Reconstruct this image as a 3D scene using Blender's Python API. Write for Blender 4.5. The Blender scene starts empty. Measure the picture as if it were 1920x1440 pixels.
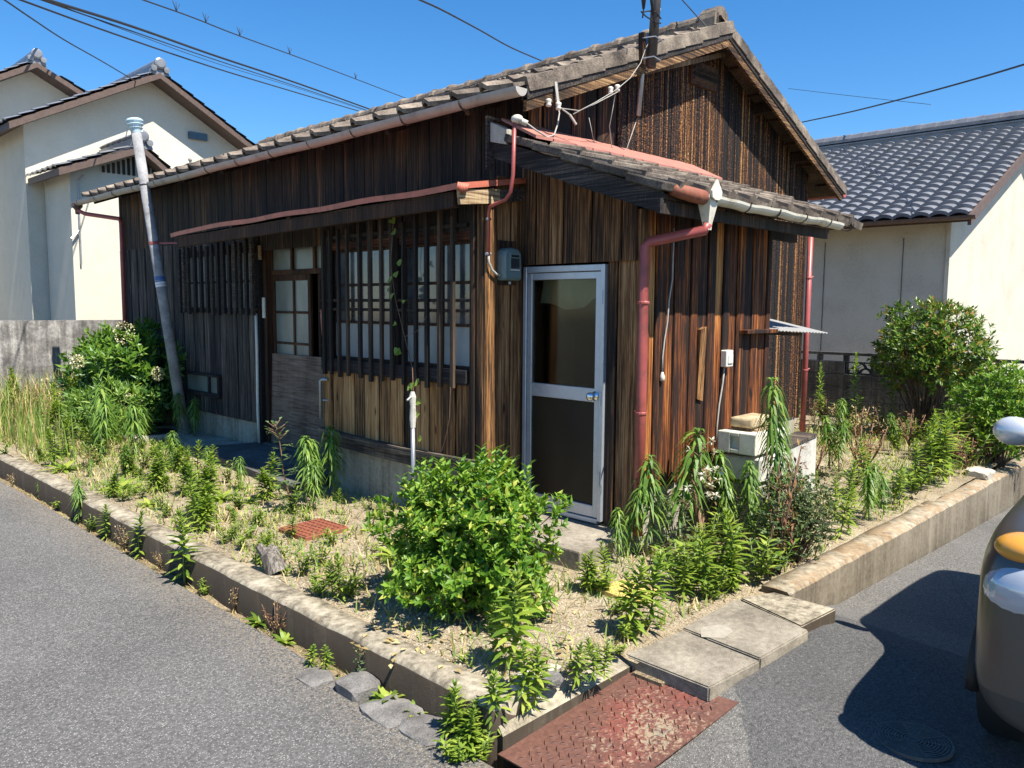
import bpy, bmesh, math, random
from mathutils import Vector, Matrix, noise as mnoise
rnd = random.Random(7)
sc = bpy.context.scene
COL = sc.collection
rad = math.radians

# ------------------------------------------------------------------ camera
EYE = 1.70
yaw, pitch, roll, FPX = rad(44.37860423), rad(5.52409554), rad(-0.40507675), 1503.614
fwd = Vector((math.cos(pitch)*math.cos(yaw), math.cos(pitch)*math.sin(yaw), -math.sin(pitch)))
rt = Vector((math.sin(yaw), -math.cos(yaw), 0.0))
dn = fwd.cross(rt)
rt2 = math.cos(roll)*rt + math.sin(roll)*dn
dn2 = -math.sin(roll)*rt + math.cos(roll)*dn
cam = bpy.data.cameras.new('camera')
cam.sensor_fit = 'HORIZONTAL'; cam.sensor_width = 36.0
cam.lens = 36.0*FPX/1920.0
cam.clip_start = 0.05; cam.clip_end = 2000
camo = bpy.data.objects.new('camera', cam); COL.objects.link(camo)
mw = Matrix.Identity(4)
for i in range(3):
    mw[i][0] = rt2[i]; mw[i][1] = -dn2[i]; mw[i][2] = -fwd[i]
mw[2][3] = EYE
camo.matrix_world = mw
sc.camera = camo

# ------------------------------------------------------------------ light
SUN_EL, SUN_AZ = 58.5, -1.5          # azimuth measured from -Y towards +X
sd = Vector((math.cos(rad(SUN_EL))*math.sin(rad(SUN_AZ)), -math.cos(rad(SUN_EL))*math.cos(rad(SUN_AZ)), math.sin(rad(SUN_EL))))
W = bpy.data.worlds.new('World'); sc.world = W; W.use_nodes = True
wn = W.node_tree.nodes; wl = W.node_tree.links
wn.clear()
wo = wn.new('ShaderNodeOutputWorld'); wb = wn.new('ShaderNodeBackground'); sk = wn.new('ShaderNodeTexSky')
sk.sky_type = 'NISHITA'; sk.sun_disc = False
sk.sun_elevation = rad(SUN_EL); sk.sun_rotation = math.atan2(sd.x, sd.y)
sk.altitude = 100; sk.air_density = 1.0; sk.dust_density = 0.1; sk.ozone_density = 6.0
wb.inputs['Strength'].default_value = 0.088
hs = wn.new('ShaderNodeHueSaturation'); hs.inputs['Saturation'].default_value = 1.25; wl.new(sk.outputs[0], hs.inputs['Color']); wl.new(hs.outputs[0], wb.inputs['Color']); wl.new(wb.outputs[0], wo.inputs['Surface'])
sun = bpy.data.lights.new('sun', 'SUN'); sun.energy = 5.0; sun.angle = rad(0.5); sun.color = (1.0, 0.94, 0.84)
suno = bpy.data.objects.new('sun', sun); COL.objects.link(suno)
suno.location = (0, 0, 20); suno.rotation_euler = sd.to_track_quat('Z', 'Y').to_euler()
sc.view_settings.view_transform = 'Standard'; sc.view_settings.look = 'None'
sc.view_settings.gamma = 1.0; sc.view_settings.use_curve_mapping = False
sc.view_settings.exposure = 1.08

# ------------------------------------------------------------------ helpers
ORG = {}
def empty(name, loc, label, cat, group=None, rz=0.0):
    o = bpy.data.objects.new(name, None); COL.objects.link(o)
    o.location = loc; o.rotation_euler = (0, 0, rz); o.empty_display_size = 0.1
    tag(o, label, cat, group); ORG[o.name] = Vector(loc)
    return o
def tag(o, label=None, cat=None, group=None, kind=None):
    if label: o['label'] = label
    if cat: o['category'] = cat
    if group: o['group'] = group
    if kind: o['kind'] = kind
    return o
def attach(o, parent):
    """parent o (modelled in world coordinates) to parent"""
    o.parent = parent
    if parent.name in ORG:
        o.matrix_parent_inverse = Matrix.Translation(-ORG[parent.name])
class MB:
    def __init__(s): s.v = []; s.f = []; s.m = []
    def add(s, vs, fs, mi=0):
        b = len(s.v); s.v += [tuple(v) for v in vs]
        s.f += [tuple(b+i for i in f) for f in fs]; s.m += [mi]*len(fs)
    def quad(s, a, b, c, d, mi=0): s.add([a, b, c, d], [(0, 1, 2, 3)], mi)
    def hexa(s, P, mi=0):      # 8 points: bottom 4 ccw, top 4 ccw
        s.add(P, [(3, 2, 1, 0), (4, 5, 6, 7), (0, 1, 5, 4), (1, 2, 6, 5), (2, 3, 7, 6), (3, 0, 4, 7)], mi)
    def box(s, x0, x1, y0, y1, z0, z1, mi=0):
        s.hexa([(x0, y0, z0), (x1, y0, z0), (x1, y1, z0), (x0, y1, z0), (x0, y0, z1), (x1, y0, z1), (x1, y1, z1), (x0, y1, z1)], mi)
    def rbox(s, x0, x1, y0, y1, z0, z1, b=0.005, seg=1, mi=0):
        bm = bmesh.new(); bmesh.ops.create_cube(bm, size=1.0)
        for v in bm.verts: v.co = Vector(((x0+x1)/2+v.co.x*(x1-x0), (y0+y1)/2+v.co.y*(y1-y0), (z0+z1)/2+v.co.z*(z1-z0)))
        bmesh.ops.bevel(bm, geom=bm.edges[:], offset=b, segments=seg, affect='EDGES', profile=0.6)
        bm.verts.index_update()
        s.add([v.co[:] for v in bm.verts], [[v.index for v in f.verts] for f in bm.faces], mi); bm.free()
    def beam(s, p0, p1, w, h, up=(0, 0, 1), mi=0):
        p0 = Vector(p0); p1 = Vector(p1); d = (p1-p0).normalized(); u = Vector(up)
        r = d.cross(u).normalized(); u = r.cross(d).normalized()
        P = []
        for q in (-1, 1):
            for (a, p) in ((-1, p0), (1, p0), (1, p1), (-1, p1)):
                P.append(p + r*(a*w/2) + u*(q*h/2))
        s.hexa(P, mi)
    def tube(s, pts, r, n=8, mi=0, cap=True, rr=None):
        pts = [Vector(p) for p in pts]; L = len(pts); b = len(s.v); prev = None
        for i, p in enumerate(pts):
            d = (pts[min(i+1, L-1)]-pts[max(i-1, 0)]).normalized()
            if prev is None:
                a = d.orthogonal().normalized()
            else:
                a = (prev - d*prev.dot(d)).normalized()
            prev = a; c = d.cross(a); rad_ = rr[i] if rr else r
            for k in range(n):
                t = 2*math.pi*k/n
                s.v.append(tuple(p + a*(rad_*math.cos(t)) + c*(rad_*math.sin(t))))
        for i in range(L-1):
            for k in range(n):
                k2 = (k+1) % n
                s.f.append((b+i*n+k, b+i*n+k2, b+(i+1)*n+k2, b+(i+1)*n+k)); s.m.append(mi)
        if cap:
            s.f.append(tuple(b+k for k in range(n))[::-1]); s.m.append(mi)
            s.f.append(tuple(b+(L-1)*n+k for k in range(n))); s.m.append(mi)
    def lathe(s, prof, c, axis=(0, 0, 1), n=24, mi=0):
        ax = Vector(axis).normalized(); a = ax.orthogonal().normalized(); e = ax.cross(a); c = Vector(c); b = len(s.v)
        for (r, z) in prof:
            for k in range(n):
                t = 2*math.pi*k/n
                s.v.append(tuple(c + ax*z + a*(r*math.cos(t)) + e*(r*math.sin(t))))
        for i in range(len(prof)-1):
            for k in range(n):
                k2 = (k+1) % n
                s.f.append((b+i*n+k, b+i*n+k2, b+(i+1)*n+k2, b+(i+1)*n+k)); s.m.append(mi)
    def sphere(s, c, r, n=10, m=6, mi=0, sc3=(1, 1, 1)):
        b = len(s.v)
        for i in range(m+1):
            th = math.pi*i/m
            for k in range(n):
                t = 2*math.pi*k/n
                s.v.append((c[0]+sc3[0]*r*math.sin(th)*math.cos(t), c[1]+sc3[1]*r*math.sin(th)*math.sin(t), c[2]+sc3[2]*r*math.cos(th)))
        for i in range(m):
            for k in range(n):
                k2 = (k+1) % n
                s.f.append((b+i*n+k, b+(i+1)*n+k, b+(i+1)*n+k2, b+i*n+k2)); s.m.append(mi)
    def extrude(s, poly, off, mi=0):
        """closed planar polygon pushed along off"""
        n = len(poly); off = Vector(off); P = [Vector(p) for p in poly]
        s.add([p for p in P]+[p+off for p in P], [tuple(range(n))[::-1], tuple(range(n, 2*n))]+[(i, (i+1) % n, n+(i+1) % n, n+i) for i in range(n)], mi)
    def mesh(s, name, mats, smooth=False):
        me = bpy.data.meshes.new(name); me.from_pydata(s.v, [], s.f)
        for m in (mats if isinstance(mats, (list, tuple)) else [mats]): me.materials.append(m)
        if any(s.m): me.polygons.foreach_set('material_index', s.m)
        if smooth: me.polygons.foreach_set('use_smooth', [True]*len(s.f))
        me.update(); return me
    def build(s, name, mats, parent=None, smooth=False, label=None, cat=None, group=None, kind=None):
        o = bpy.data.objects.new(name, s.mesh(name, mats, smooth)); COL.objects.link(o)
        if parent: attach(o, parent)
        return tag(o, label, cat, group, kind)
def place(me, name, M, parent):
    o = bpy.data.objects.new(name, me); COL.objects.link(o)
    if parent: attach(o, parent)
    o.matrix_basis = M
    return o
def fbm(x, y, z=0.0, o=3): return mnoise.fractal(Vector((x, y, z)), 1.0, 2.0, o)

# ------------------------------------------------------------------ materials
class NT:
    def __init__(s, name):
        s.mat = bpy.data.materials.new(name); s.mat.use_nodes = True
        s.n = s.mat.node_tree.nodes; s.l = s.mat.node_tree.links
        s.p = s.n['Principled BSDF']; s.out = s.n['Material Output']
        s.geo = s.n.new('ShaderNodeNewGeometry'); s.P = s.geo.outputs['Position']
        s._obj = None; s._tc = None
    def node(s, t, **k):
        n = s.n.new(t)
        for a, b in k.items(): setattr(n, a, b)
        return n
    def put(s, sock, v):
        if isinstance(v, bpy.types.NodeSocket): s.l.new(v, sock)
        else: sock.default_value = v
    def math(s, op, a, b=0.0, c=0.0, clamp=False):
        n = s.node('ShaderNodeMath', operation=op, use_clamp=clamp)
        s.put(n.inputs[0], a); s.put(n.inputs[1], b); s.put(n.inputs[2], c); return n.outputs[0]
    def vmul(s, v, k):
        n = s.node('ShaderNodeVectorMath', operation='MULTIPLY'); s.put(n.inputs[0], v); n.inputs[1].default_value = k; return n.outputs[0]
    def vadd(s, v, w):
        n = s.node('ShaderNodeVectorMath', operation='ADD'); s.put(n.inputs[0], v); s.put(n.inputs[1], w); return n.outputs[0]
    def objpos(s):
        if not s._tc: s._tc = s.node('ShaderNodeTexCoord').outputs['Object']
        return s._tc
    def orand(s):
        if not s._obj: s._obj = s.node('ShaderNodeObjectInfo').outputs['Random']
        return s._obj
    def noise(s, v, scale=5.0, detail=4.0, rough=0.55, dist=0.0):
        n = s.node('ShaderNodeTexNoise'); s.put(n.inputs['Vector'], v)
        n.inputs['Scale'].default_value = scale; n.inputs['Detail'].default_value = detail
        n.inputs['Roughness'].default_value = rough; n.inputs['Distortion'].default_value = dist
        return n.outputs['Fac']
    def voro(s, v, scale, feature='F1', out='Distance', rnd_=1.0):
        n = s.node('ShaderNodeTexVoronoi', feature=feature); s.put(n.inputs['Vector'], v)
        n.inputs['Scale'].default_value = scale; n.inputs['Randomness'].default_value = rnd_
        return n.outputs[out]
    def ramp(s, fac, stops, interp='LINEAR'):
        n = s.node('ShaderNodeValToRGB'); cr = n.color_ramp; cr.interpolation = interp
        while len(cr.elements) < len(stops): cr.elements.new(0.5)
        for e, (p, c) in zip(cr.elements, stops):
            e.position = p; e.color = (c[0], c[1], c[2], 1) if isinstance(c, (tuple, list)) else (c, c, c, 1)
        s.put(n.inputs['Fac'], fac); return n.outputs['Color']
    def mix(s, f, a, b, mode='MIX'):
        n = s.node('ShaderNodeMix', data_type='RGBA', blend_type=mode)
        s.put(n.inputs['Factor'], f)
        for sk_, v in ((n.inputs[6], a), (n.inputs[7], b)):
            if isinstance(v, (tuple, list)): v = (v[0], v[1], v[2], 1)
            s.put(sk_, v)
        return n.outputs[2]
    def xyz(s, v):
        n = s.node('ShaderNodeSeparateXYZ'); s.put(n.inputs[0], v); return n.outputs
    def bump(s, h, strength=0.3, dist=0.01):
        n = s.node('ShaderNodeBump'); n.inputs['Strength'].default_value = strength; n.inputs['Distance'].default_value = dist
        s.put(n.inputs['Height'], h); s.l.new(n.outputs[0], s.p.inputs['Normal']); return n
    def fin(s, col, rough=0.7, metal=0.0, spec=0.5):
        if isinstance(col, (tuple, list)): col = (col[0], col[1], col[2], 1)
        s.put(s.p.inputs['Base Color'], col); s.put(s.p.inputs['Roughness'], rough)
        s.p.inputs['Metallic'].default_value = metal; s.p.inputs['Specular IOR Level'].default_value = spec
        return s.mat

def wood(name, stops, A=1.5, B=1.2, C=0.5, off=0.0, grain=(70, 70, 1.6), bs=0.5, speck=None, rough=0.8, knots=True, patch=(3.0, 3.0, .55), dist=.006):
    t = NT(name); r = t.orand()
    sh = t.node('ShaderNodeCombineXYZ'); t.put(sh.inputs[0], t.math('MULTIPLY', r, 31.7)); t.put(sh.inputs[2], t.math('MULTIPLY', r, 17.3))
    v = t.vadd(t.P, sh.outputs[0])
    g = t.noise(t.vmul(v, grain), 1.0, 5, .62, .4)
    p = t.noise(t.vmul(v, patch), 1.0, 4, .6)
    fine = t.noise(t.vmul(v, (260, 260, 9)), 1.0, 2, .5)
    f = t.math('MULTIPLY_ADD', t.math('SUBTRACT', g, .5), A, .5+off)
    f = t.math('MULTIPLY_ADD', t.math('SUBTRACT', p, .5), B, f)
    f = t.math('MULTIPLY_ADD', t.math('SUBTRACT', r, .5), C, f)
    f = t.math('MULTIPLY_ADD', t.math('SUBTRACT', fine, .5), .55, f)
    h = t.math('ADD', g, t.math('MULTIPLY', fine, .5))
    if speck:      # crocodile-charred bark: blackened scales with paler gaps
        vs = t.voro(t.vmul(v, (speck, speck, speck*.75)), 1.0)
        f = t.math('MULTIPLY_ADD', t.math('SUBTRACT', vs, .42), .5, f)
        h = t.math('SUBTRACT', h, t.math('MULTIPLY', vs, 1.6))
    if knots:
        k = t.voro(t.vmul(v, (5.5, 5.5, 1.7)), 1.0)
        kn = t.math('SUBTRACT', .09, k, clamp=True)
        f = t.math('SUBTRACT', f, t.math('MULTIPLY', kn, 7.0))
    col = t.ramp(f, stops)
    t.bump(h, bs, dist)
    return t.fin(col, rough, 0, .25)
CHAR = (.010, .0095, .0095)
M = {}
M['char'] = wood('charred_cedar', [(.20, CHAR), (.44, (.028, .023, .020)), (.58, (.062, .038, .023)), (.78, (.15, .074, .034)), (.95, (.26, .15, .08))], off=-.10, C=.15)
M['greychar'] = wood('weathered_grey_cedar', [(.2, (.012, .012, .013)), (.5, (.050, .042, .036)), (.72, (.125, .102, .084)), (.95, (.26, .215, .17))], A=2.0, B=.6, C=.3, off=-.06)
M['gable'] = wood('scaled_charred_cedar', [(.34, CHAR), (.50, (.026, .018, .015)), (.62, (.13, .046, .015)), (.78, (.33, .145, .045)), (1, (.50, .31, .13))], A=2.4, B=.8, C=.2, off=-.11, grain=(46, 46, .22), speck=78, bs=.9, knots=False, patch=(9, 9, .12), dist=.010)
M['gablesmooth'] = wood('smooth_brown_cedar', [(.25, CHAR), (.45, (.05, .022, .011)), (.62, (.20, .075, .024)), (.8, (.38, .18, .06)), (1, (.52, .32, .14))], off=-.10, C=.4)
M['lean'] = wood('orange_brown_cedar', [(.24, (.011, .009, .008)), (.45, (.045, .018, .009)), (.60, (.185, .052, .013)), (.78, (.37, .130, .030)), (.98, (.52, .27, .09))], off=-.02, A=1.45, B=1.3, C=.28)
M['tan'] = wood('tan_weathered_cedar', [(.2, (.016, .012, .009)), (.40, (.075, .038, .017)), (.58, (.25, .118, .041)), (.78, (.40, .215, .085)), (1, (.53, .35, .17))], off=.06, A=1.5, B=1.1, C=.4)
M['doorboard'] = wood('brown_weathered_cedar', [(.2, (.014, .011, .010)), (.42, (.055, .030, .016)), (.6, (.17, .080, .032)), (.8, (.33, .18, .08)), (1, (.46, .30, .16))], off=-.05, C=.35)
M['lattice'] = wood('dark_lattice_wood', [(.22, (.012, .010, .009)), (.55, (.036, .026, .020)), (.9, (.115, .072, .046))], off=-.02, C=.3)
M['beam'] = wood('grey_black_beam', [(.2, (.014, .012, .012)), (.5, (.036, .030, .028)), (.8, (.11, .085, .065)), (1, (.22, .17, .12))], grain=(60, 2.0, 60), A=1.8)
M['barge'] = wood('barge_board_wood', [(.2, (.012, .009, .008)), (.48, (.045, .026, .015)), (.7, (.15, .078, .034)), (.95, (.34, .21, .10))], grain=(2.2, 40, 75), A=1.9, patch=(.6, 3, 3), knots=False)
M['barge2'] = wood('pent_barge_wood', [(.2, (.014, .012, .012)), (.5, (.034, .029, .027)), (.8, (.13, .10, .075))], grain=(40, 2.2, 75), A=1.9, patch=(3, .6, 3), knots=False)
M['palebeam'] = wood('pale_beam_end', [(.2, (.10, .06, .03)), (.5, (.30, .20, .11)), (.9, (.52, .40, .24))], grain=(2.2, 40, 75), A=1.9, patch=(.6, 3, 3), knots=False)
M['frame'] = wood('brown_window_frame', [(.25, (.018, .011, .008)), (.6, (.055, .026, .014)), (.9, (.12, .06, .03))], C=.3, knots=False)
M['redbeam'] = wood('reddish_lintel', [(.25, (.03, .012, .007)), (.6, (.13, .045, .018)), (.9, (.26, .11, .04))], grain=(70, 2, 70), knots=False)
M['ply'] = wood('weathered_plywood', [(.2, (.055, .038, .028)), (.5, (.145, .098, .070)), (.9, (.25, .19, .145))], grain=(40, 3, 55), A=1.6, B=1.0, knots=False, bs=.25)
M['loose'] = wood('loose_pale_board', [(.2, (.10, .06, .035)), (.5, (.30, .20, .12)), (.9, (.48, .36, .24))], A=1.6)

def concrete(name, c0, c1, c2, sc_=1.0, stain=.5, bs=.35, streak=False):
    t = NT(name)
    a = t.noise(t.P, 2.2*sc_, 6, .6); b = t.noise(t.P, 26*sc_, 5, .7); c = t.noise(t.P, 190, 2, .6)
    f = t.math('MULTIPLY_ADD', t.math('SUBTRACT', a, .5), 1.6*stain+.5, .5)
    f = t.math('MULTIPLY_ADD', t.math('SUBTRACT', b, .5), .9, f)
    if streak:
        q = t.noise(t.vmul(t.P, (14, 14, .9)), 1.0, 4, .6)
        f = t.math('MULTIPLY_ADD', t.math('SUBTRACT', q, .5), 1.3, f)
    f = t.math('MULTIPLY_ADD', t.math('SUBTRACT', c, .5), .6, f)
    col = t.ramp(f, [(.12, c0), (.5, c1), (.9, c2)])
    t.bump(t.math('ADD', b, c), bs, .006)
    return t.fin(col, .9, 0, .3)
M['conc'] = concrete('pale_concrete', (.17, .15, .12), (.38, .35, .285), (.52, .48, .40))
M['slab'] = concrete('exposed_concrete', (.095, .080, .062), (.235, .205, .160), (.40, .36, .285), stain=.5, bs=.7)
M['slabpatch'] = concrete('pale_mortar', (.20, .18, .14), (.31, .28, .225), (.40, .37, .30))
M['darkslab'] = concrete('dark_concrete', (.055, .052, .05), (.10, .096, .092), (.19, .18, .17), stain=.6)
M['found'] = concrete('foundation_concrete', (.14, .13, .10), (.30, .275, .22), (.42, .39, .32), streak=True)
M['tile'] = concrete('cement_roof_tile', (.045, .036, .030), (.150, .120, .095), (.33, .275, .21), sc_=2.0, stain=.8, bs=.8)
M['verge'] = concrete('dark_mossy_tile', (.018, .016, .014), (.055, .046, .040), (.17, .145, .12), sc_=2.0, stain=.8, bs=.9)
M['blockwall'] = concrete('old_dark_block', (.024, .024, .022), (.062, .060, .056), (.15, .145, .13), streak=True)
M['stainwall'] = concrete('stained_grey_concrete', (.085, .080, .075), (.19, .18, .168), (.42, .40, .37), streak=True, stain=.9)

def lichen_kerb(name, thr, grime_shade):
    t = NT(name)
    a = t.noise(t.P, 2.2, 6, .6); b = t.noise(t.P, 26, 5, .7); q = t.noise(t.vmul(t.P, (13, 13, .9)), 1.0, 4, .6); c = t.noise(t.P, 190, 2, .6)
    f = t.math('MULTIPLY_ADD', t.math('SUBTRACT', a, .5), 1.2, .5); f = t.math('MULTIPLY_ADD', t.math('SUBTRACT', b, .5), .9, f)
    f = t.math('MULTIPLY_ADD', t.math('SUBTRACT', q, .5), 1.3, f); f = t.math('MULTIPLY_ADD', t.math('SUBTRACT', c, .5), .6, f)
    col = t.ramp(f, [(.12, (.085, .070, .050)), (.5, (.255, .220, .160)), (.9, (.43, .38, .29))])
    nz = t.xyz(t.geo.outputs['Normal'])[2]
    side = t.math('MULTIPLY', t.math('LESS_THAN', nz, .5), grime_shade)  # vertical faces darkened in the colour: part grime, part painted shade
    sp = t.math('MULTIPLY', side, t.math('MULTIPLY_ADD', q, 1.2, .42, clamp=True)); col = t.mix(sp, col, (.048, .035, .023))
    l = t.noise(t.P, 3.4, 6, .65); l2 = t.noise(t.P, 40, 3, .7)
    lf = t.math('MULTIPLY', t.math('MULTIPLY_ADD', l, 6.0, thr, clamp=True), t.math('MULTIPLY_ADD', l2, 2.2, -.55, clamp=True))
    lf = t.math('MULTIPLY', lf, t.math('GREATER_THAN', nz, .5))
    col = t.mix(lf, col, (.27, .170, .085))
    t.bump(t.math('ADD', b, c), .35, .006)
    return t.fin(col, .9, 0, .3)
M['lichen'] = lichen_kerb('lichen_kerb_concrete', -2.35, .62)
M['kerb'] = lichen_kerb('grimy_shaded_kerb_concrete', -3.75, .95)

def asphalt(name, base, sp, amt, fine=180.0, patch=None):
    t = NT(name)
    v = t.node('ShaderNodeTexVoronoi'); t.put(v.inputs['Vector'], t.P); v.inputs['Scale'].default_value = fine
    cr = t.xyz(v.outputs['Color'])[0]
    n1 = t.noise(t.P, 1.1, 5, .6); n2 = t.noise(t.P, 60, 3, .6); n3 = t.noise(t.P, 420, 2, .6)
    stone = t.math('MULTIPLY_ADD', cr, 3.2, -3.2+3.2*amt, clamp=True)
    d = t.math('LESS_THAN', v.outputs['Distance'], .42)
    stone = t.math('MULTIPLY', stone, d)
    k = t.math('MULTIPLY_ADD', t.math('SUBTRACT', n1, .5), .55, 1.0)
    k = t.math('MULTIPLY_ADD', t.math('SUBTRACT', n2, .5), 2.1, k)
    k = t.math('MULTIPLY_ADD', t.math('SUBTRACT', n3, .5), 1.3, k)
    bc = base
    if patch:
        X = t.xyz(t.P)
        e = t.math('SUBTRACT', X[0], t.math('MULTIPLY_ADD', t.math('SUBTRACT', X[1], 1.35), 1.36, 2.75))
        e = t.math('ADD', e, t.math('MULTIPLY_ADD', t.noise(t.P, 6, 3, .6), .16, -.08))
        m1 = t.math('GREATER_THAN', e, 0)
        g = t.math('MULTIPLY_ADD', t.noise(t.P, 5, 3, .6), .3, 4.52)
        m2 = t.math('LESS_THAN', X[0], g)
        mk = t.math('MULTIPLY', m1, m2)
        bc = t.mix(mk, base, patch)
        stone = t.math('MULTIPLY', stone, t.math('MULTIPLY_ADD', mk, -.55, 1.0))
    kk = t.node('ShaderNodeCombineXYZ')
    for i in range(3): t.put(kk.inputs[i], k)
    col = t.mix(1.0, bc, kk.outputs[0], 'MULTIPLY')
    col = t.mix(stone, col, sp)
    crack = t.voro(t.vadd(t.P, t.vmul(t.node('ShaderNodeTexNoise').outputs['Color'], (.5, .5, 0))), .33, 'DISTANCE_TO_EDGE')
    cf = t.math('LESS_THAN', crack, .0012)
    col = t.mix(t.math('MULTIPLY', cf, .35), col, (.03, .03, .03))
    big = t.noise(t.vadd(t.P, (3.3, 7.1, 0)), .8, 5, .62); col = t.mix(t.math('MULTIPLY_ADD', big, 2.6, -1.28, clamp=True), col, t.mix(.55, col, (.03, .03, .032)))
    px = t.xyz(t.P)[0]
    if not patch:
        w = t.math('MULTIPLY', t.math('MULTIPLY_ADD', px, 2.6, -4.75, clamp=True), t.math('MULTIPLY_ADD', n2, 5.0, -2.2, clamp=True)); col = t.mix(t.math('MULTIPLY', w, .8), col, (.27, .21, .135))
    t.bump(t.math('ADD', t.math('MULTIPLY', n2, .5), t.math('SUBTRACT', n3, v.outputs['Distance'])), .75, .006)
    return t.fin(col, .86, 0, .35)
M['asph'] = asphalt('aged_asphalt', (.118, .115, .110), (.35, .335, .31), .42, 125)
M['asph2'] = asphalt('patched_asphalt', (.130, .124, .114), (.34, .32, .285), .40, 150, patch=(.088, .087, .085))

def soil(name, c0, c1, c2, straw=True):
    t = NT(name)
    a = t.noise(t.P, 1.6, 6, .6); b = t.noise(t.P, 55, 4, .7); v = t.node('ShaderNodeTexVoronoi'); t.put(v.inputs['Vector'], t.P); v.inputs['Scale'].default_value = 150
    cr = t.xyz(v.outputs['Color'])[0]
    f = t.math('MULTIPLY_ADD', t.math('SUBTRACT', a, .5), 1.1, .5); f = t.math('MULTIPLY_ADD', t.math('SUBTRACT', b, .5), 1.1, f)
    f = t.math('MULTIPLY_ADD', t.math('SUBTRACT', cr, .5), .5, f)
    col = t.ramp(f, [(.1, c0), (.5, c1), (.95, c2)])
    t.bump(t.math('SUBTRACT', b, t.math('MULTIPLY', v.outputs['Distance'], .8)), .8, .012)
    return t.fin(col, .95, 0, .2)
M['soil'] = soil('sandy_yard_soil', (.14, .105, .066), (.335, .270, .180), (.54, .47, .34))
M['dirt'] = soil('gutter_dirt', (.09, .065, .04), (.24, .18, .11), (.42, .34, .22))
M['pebble'] = soil('pale_gravel', (.24, .20, .14), (.46, .40, .30), (.66, .60, .48))

def flat(name, c, rough=.6, metal=0.0, var=.25, sc_=14, spec=.5, bs=.1, dirt=None, dsc=5):
    t = NT(name)
    a = t.noise(t.P, sc_, 5, .6)
    k = t.ramp(a, [(.25, tuple(x*(1-var) for x in c)), (.75, tuple(min(1, x*(1+var)) for x in c))])
    if dirt:
        d = t.noise(t.P, dsc, 6, .7)
        k = t.mix(t.math('MULTIPLY_ADD', d, 5.0, -2.6, clamp=True), k, dirt)
    t.bump(a, bs, .004)
    return t.fin(k, rough, metal, spec)
M['redtin'] = flat('red_painted_tin', (.46, .135, .085), .5, 0, .22, 9, dirt=(.20, .085, .05), dsc=7)
M['pinktin'] = flat('faded_pink_flashing', (.38, .155, .118), .6, 0, .2, 8, dirt=(.30, .17, .14), dsc=12)
M['redpipe'] = flat('red_brown_pipe', (.33, .075, .065), .42, 0, .18, 6, dirt=(.17, .06, .05), dsc=10)
M['gutter'] = flat('weathered_gutter', (.36, .33, .29), .5, 0, .22, 8, dirt=(.17, .145, .12), dsc=4)
M['creamgut'] = flat('cream_gutter', (.62, .58, .47), .45, 0, .12, 6, dirt=(.36, .31, .22), dsc=6)
M['gutband'] = flat('gutter_bracket', (.07, .055, .045), .7)
M['alu'] = flat('anodised_aluminium', (.50, .53, .57), .38, .55, .06, 30, dirt=(.40, .42, .45), dsc=7)
M['knob'] = flat('chrome_knob', (.75, .75, .76), .18, 1.0, .03)
M['ventpipe'] = concrete('grey_asbestos_pipe', (.12, .12, .125), (.25, .25, .255), (.40, .40, .40), sc_=3, bs=.3)
M['ventcap'] = flat('pale_blue_plastic', (.42, .56, .62), .5, 0, .08)
M['stickblue'] = flat('blue_sticker', (.05, .12, .32), .5); M['stickwhite'] = flat('white_sticker', (.72, .72, .72), .5)
M['meter'] = flat('meter_grey_green', (.125, .185, .19), .42, 0, .08, 8, dirt=(.09, .13, .13), dsc=9)
M['black'] = flat('dark_interior', (.006, .006, .006), .9, 0, 0, spec=.1)
M['cable'] = flat('black_cable', (.018, .018, .020), .6); M['whitecable'] = flat('white_cable', (.36, .34, .30), .6)
M['porcelain'] = flat('porcelain', (.62, .58, .50), .35, dirt=(.35, .30, .24))
M['steel'] = flat('galvanised_steel', (.34, .35, .36), .4, .6, .15)
M['mast'] = flat('dark_steel_mast', (.07, .06, .055), .45, .3, .4, 20)
M['white'] = flat('white_plastic', (.66, .64, .56), .5, 0, .08, dirt=(.46, .42, .34))
M['styro'] = concrete('cream_styrofoam', (.38, .36, .27), (.66, .63, .50), (.78, .75, .62), sc_=3, stain=.35, bs=.4)
M['panel'] = concrete('pale_grey_panel', (.30, .28, .24), (.52, .50, .44), (.62, .60, .55), stain=.4, bs=.2)
M['stone'] = concrete('tan_pumice_stone', (.22, .16, .09), (.46, .36, .21), (.60, .50, .34), sc_=5, bs=.9)
M['rock'] = concrete('broken_asphalt_chunk', (.07, .066, .06), (.17, .16, .15), (.30, .285, .26), sc_=4, bs=1.0)
M['palerock'] = concrete('pale_stone', (.25, .22, .17), (.45, .41, .34), (.60, .56, .48), sc_=4, bs=.8)
M['rustlid'] = flat('rusty_red_iron', (.235, .075, .040), .75, 0, .25, 30, dirt=(.14, .06, .04), dsc=14)
M['yellowlid'] = flat('faded_yellow_cover', (.52, .40, .12), .65, 0, .15, 30, dirt=(.36, .30, .17), dsc=10)
M['iron'] = flat('worn_cast_iron', (.105, .092, .082), .6, .2, .2, 40, dirt=(.19, .165, .14), dsc=30)
M['awning'] = flat('clear_corrugated_sheet', (.27, .27, .265), .5, 0, .1, 10, dirt=(.30, .29, .28))
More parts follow.
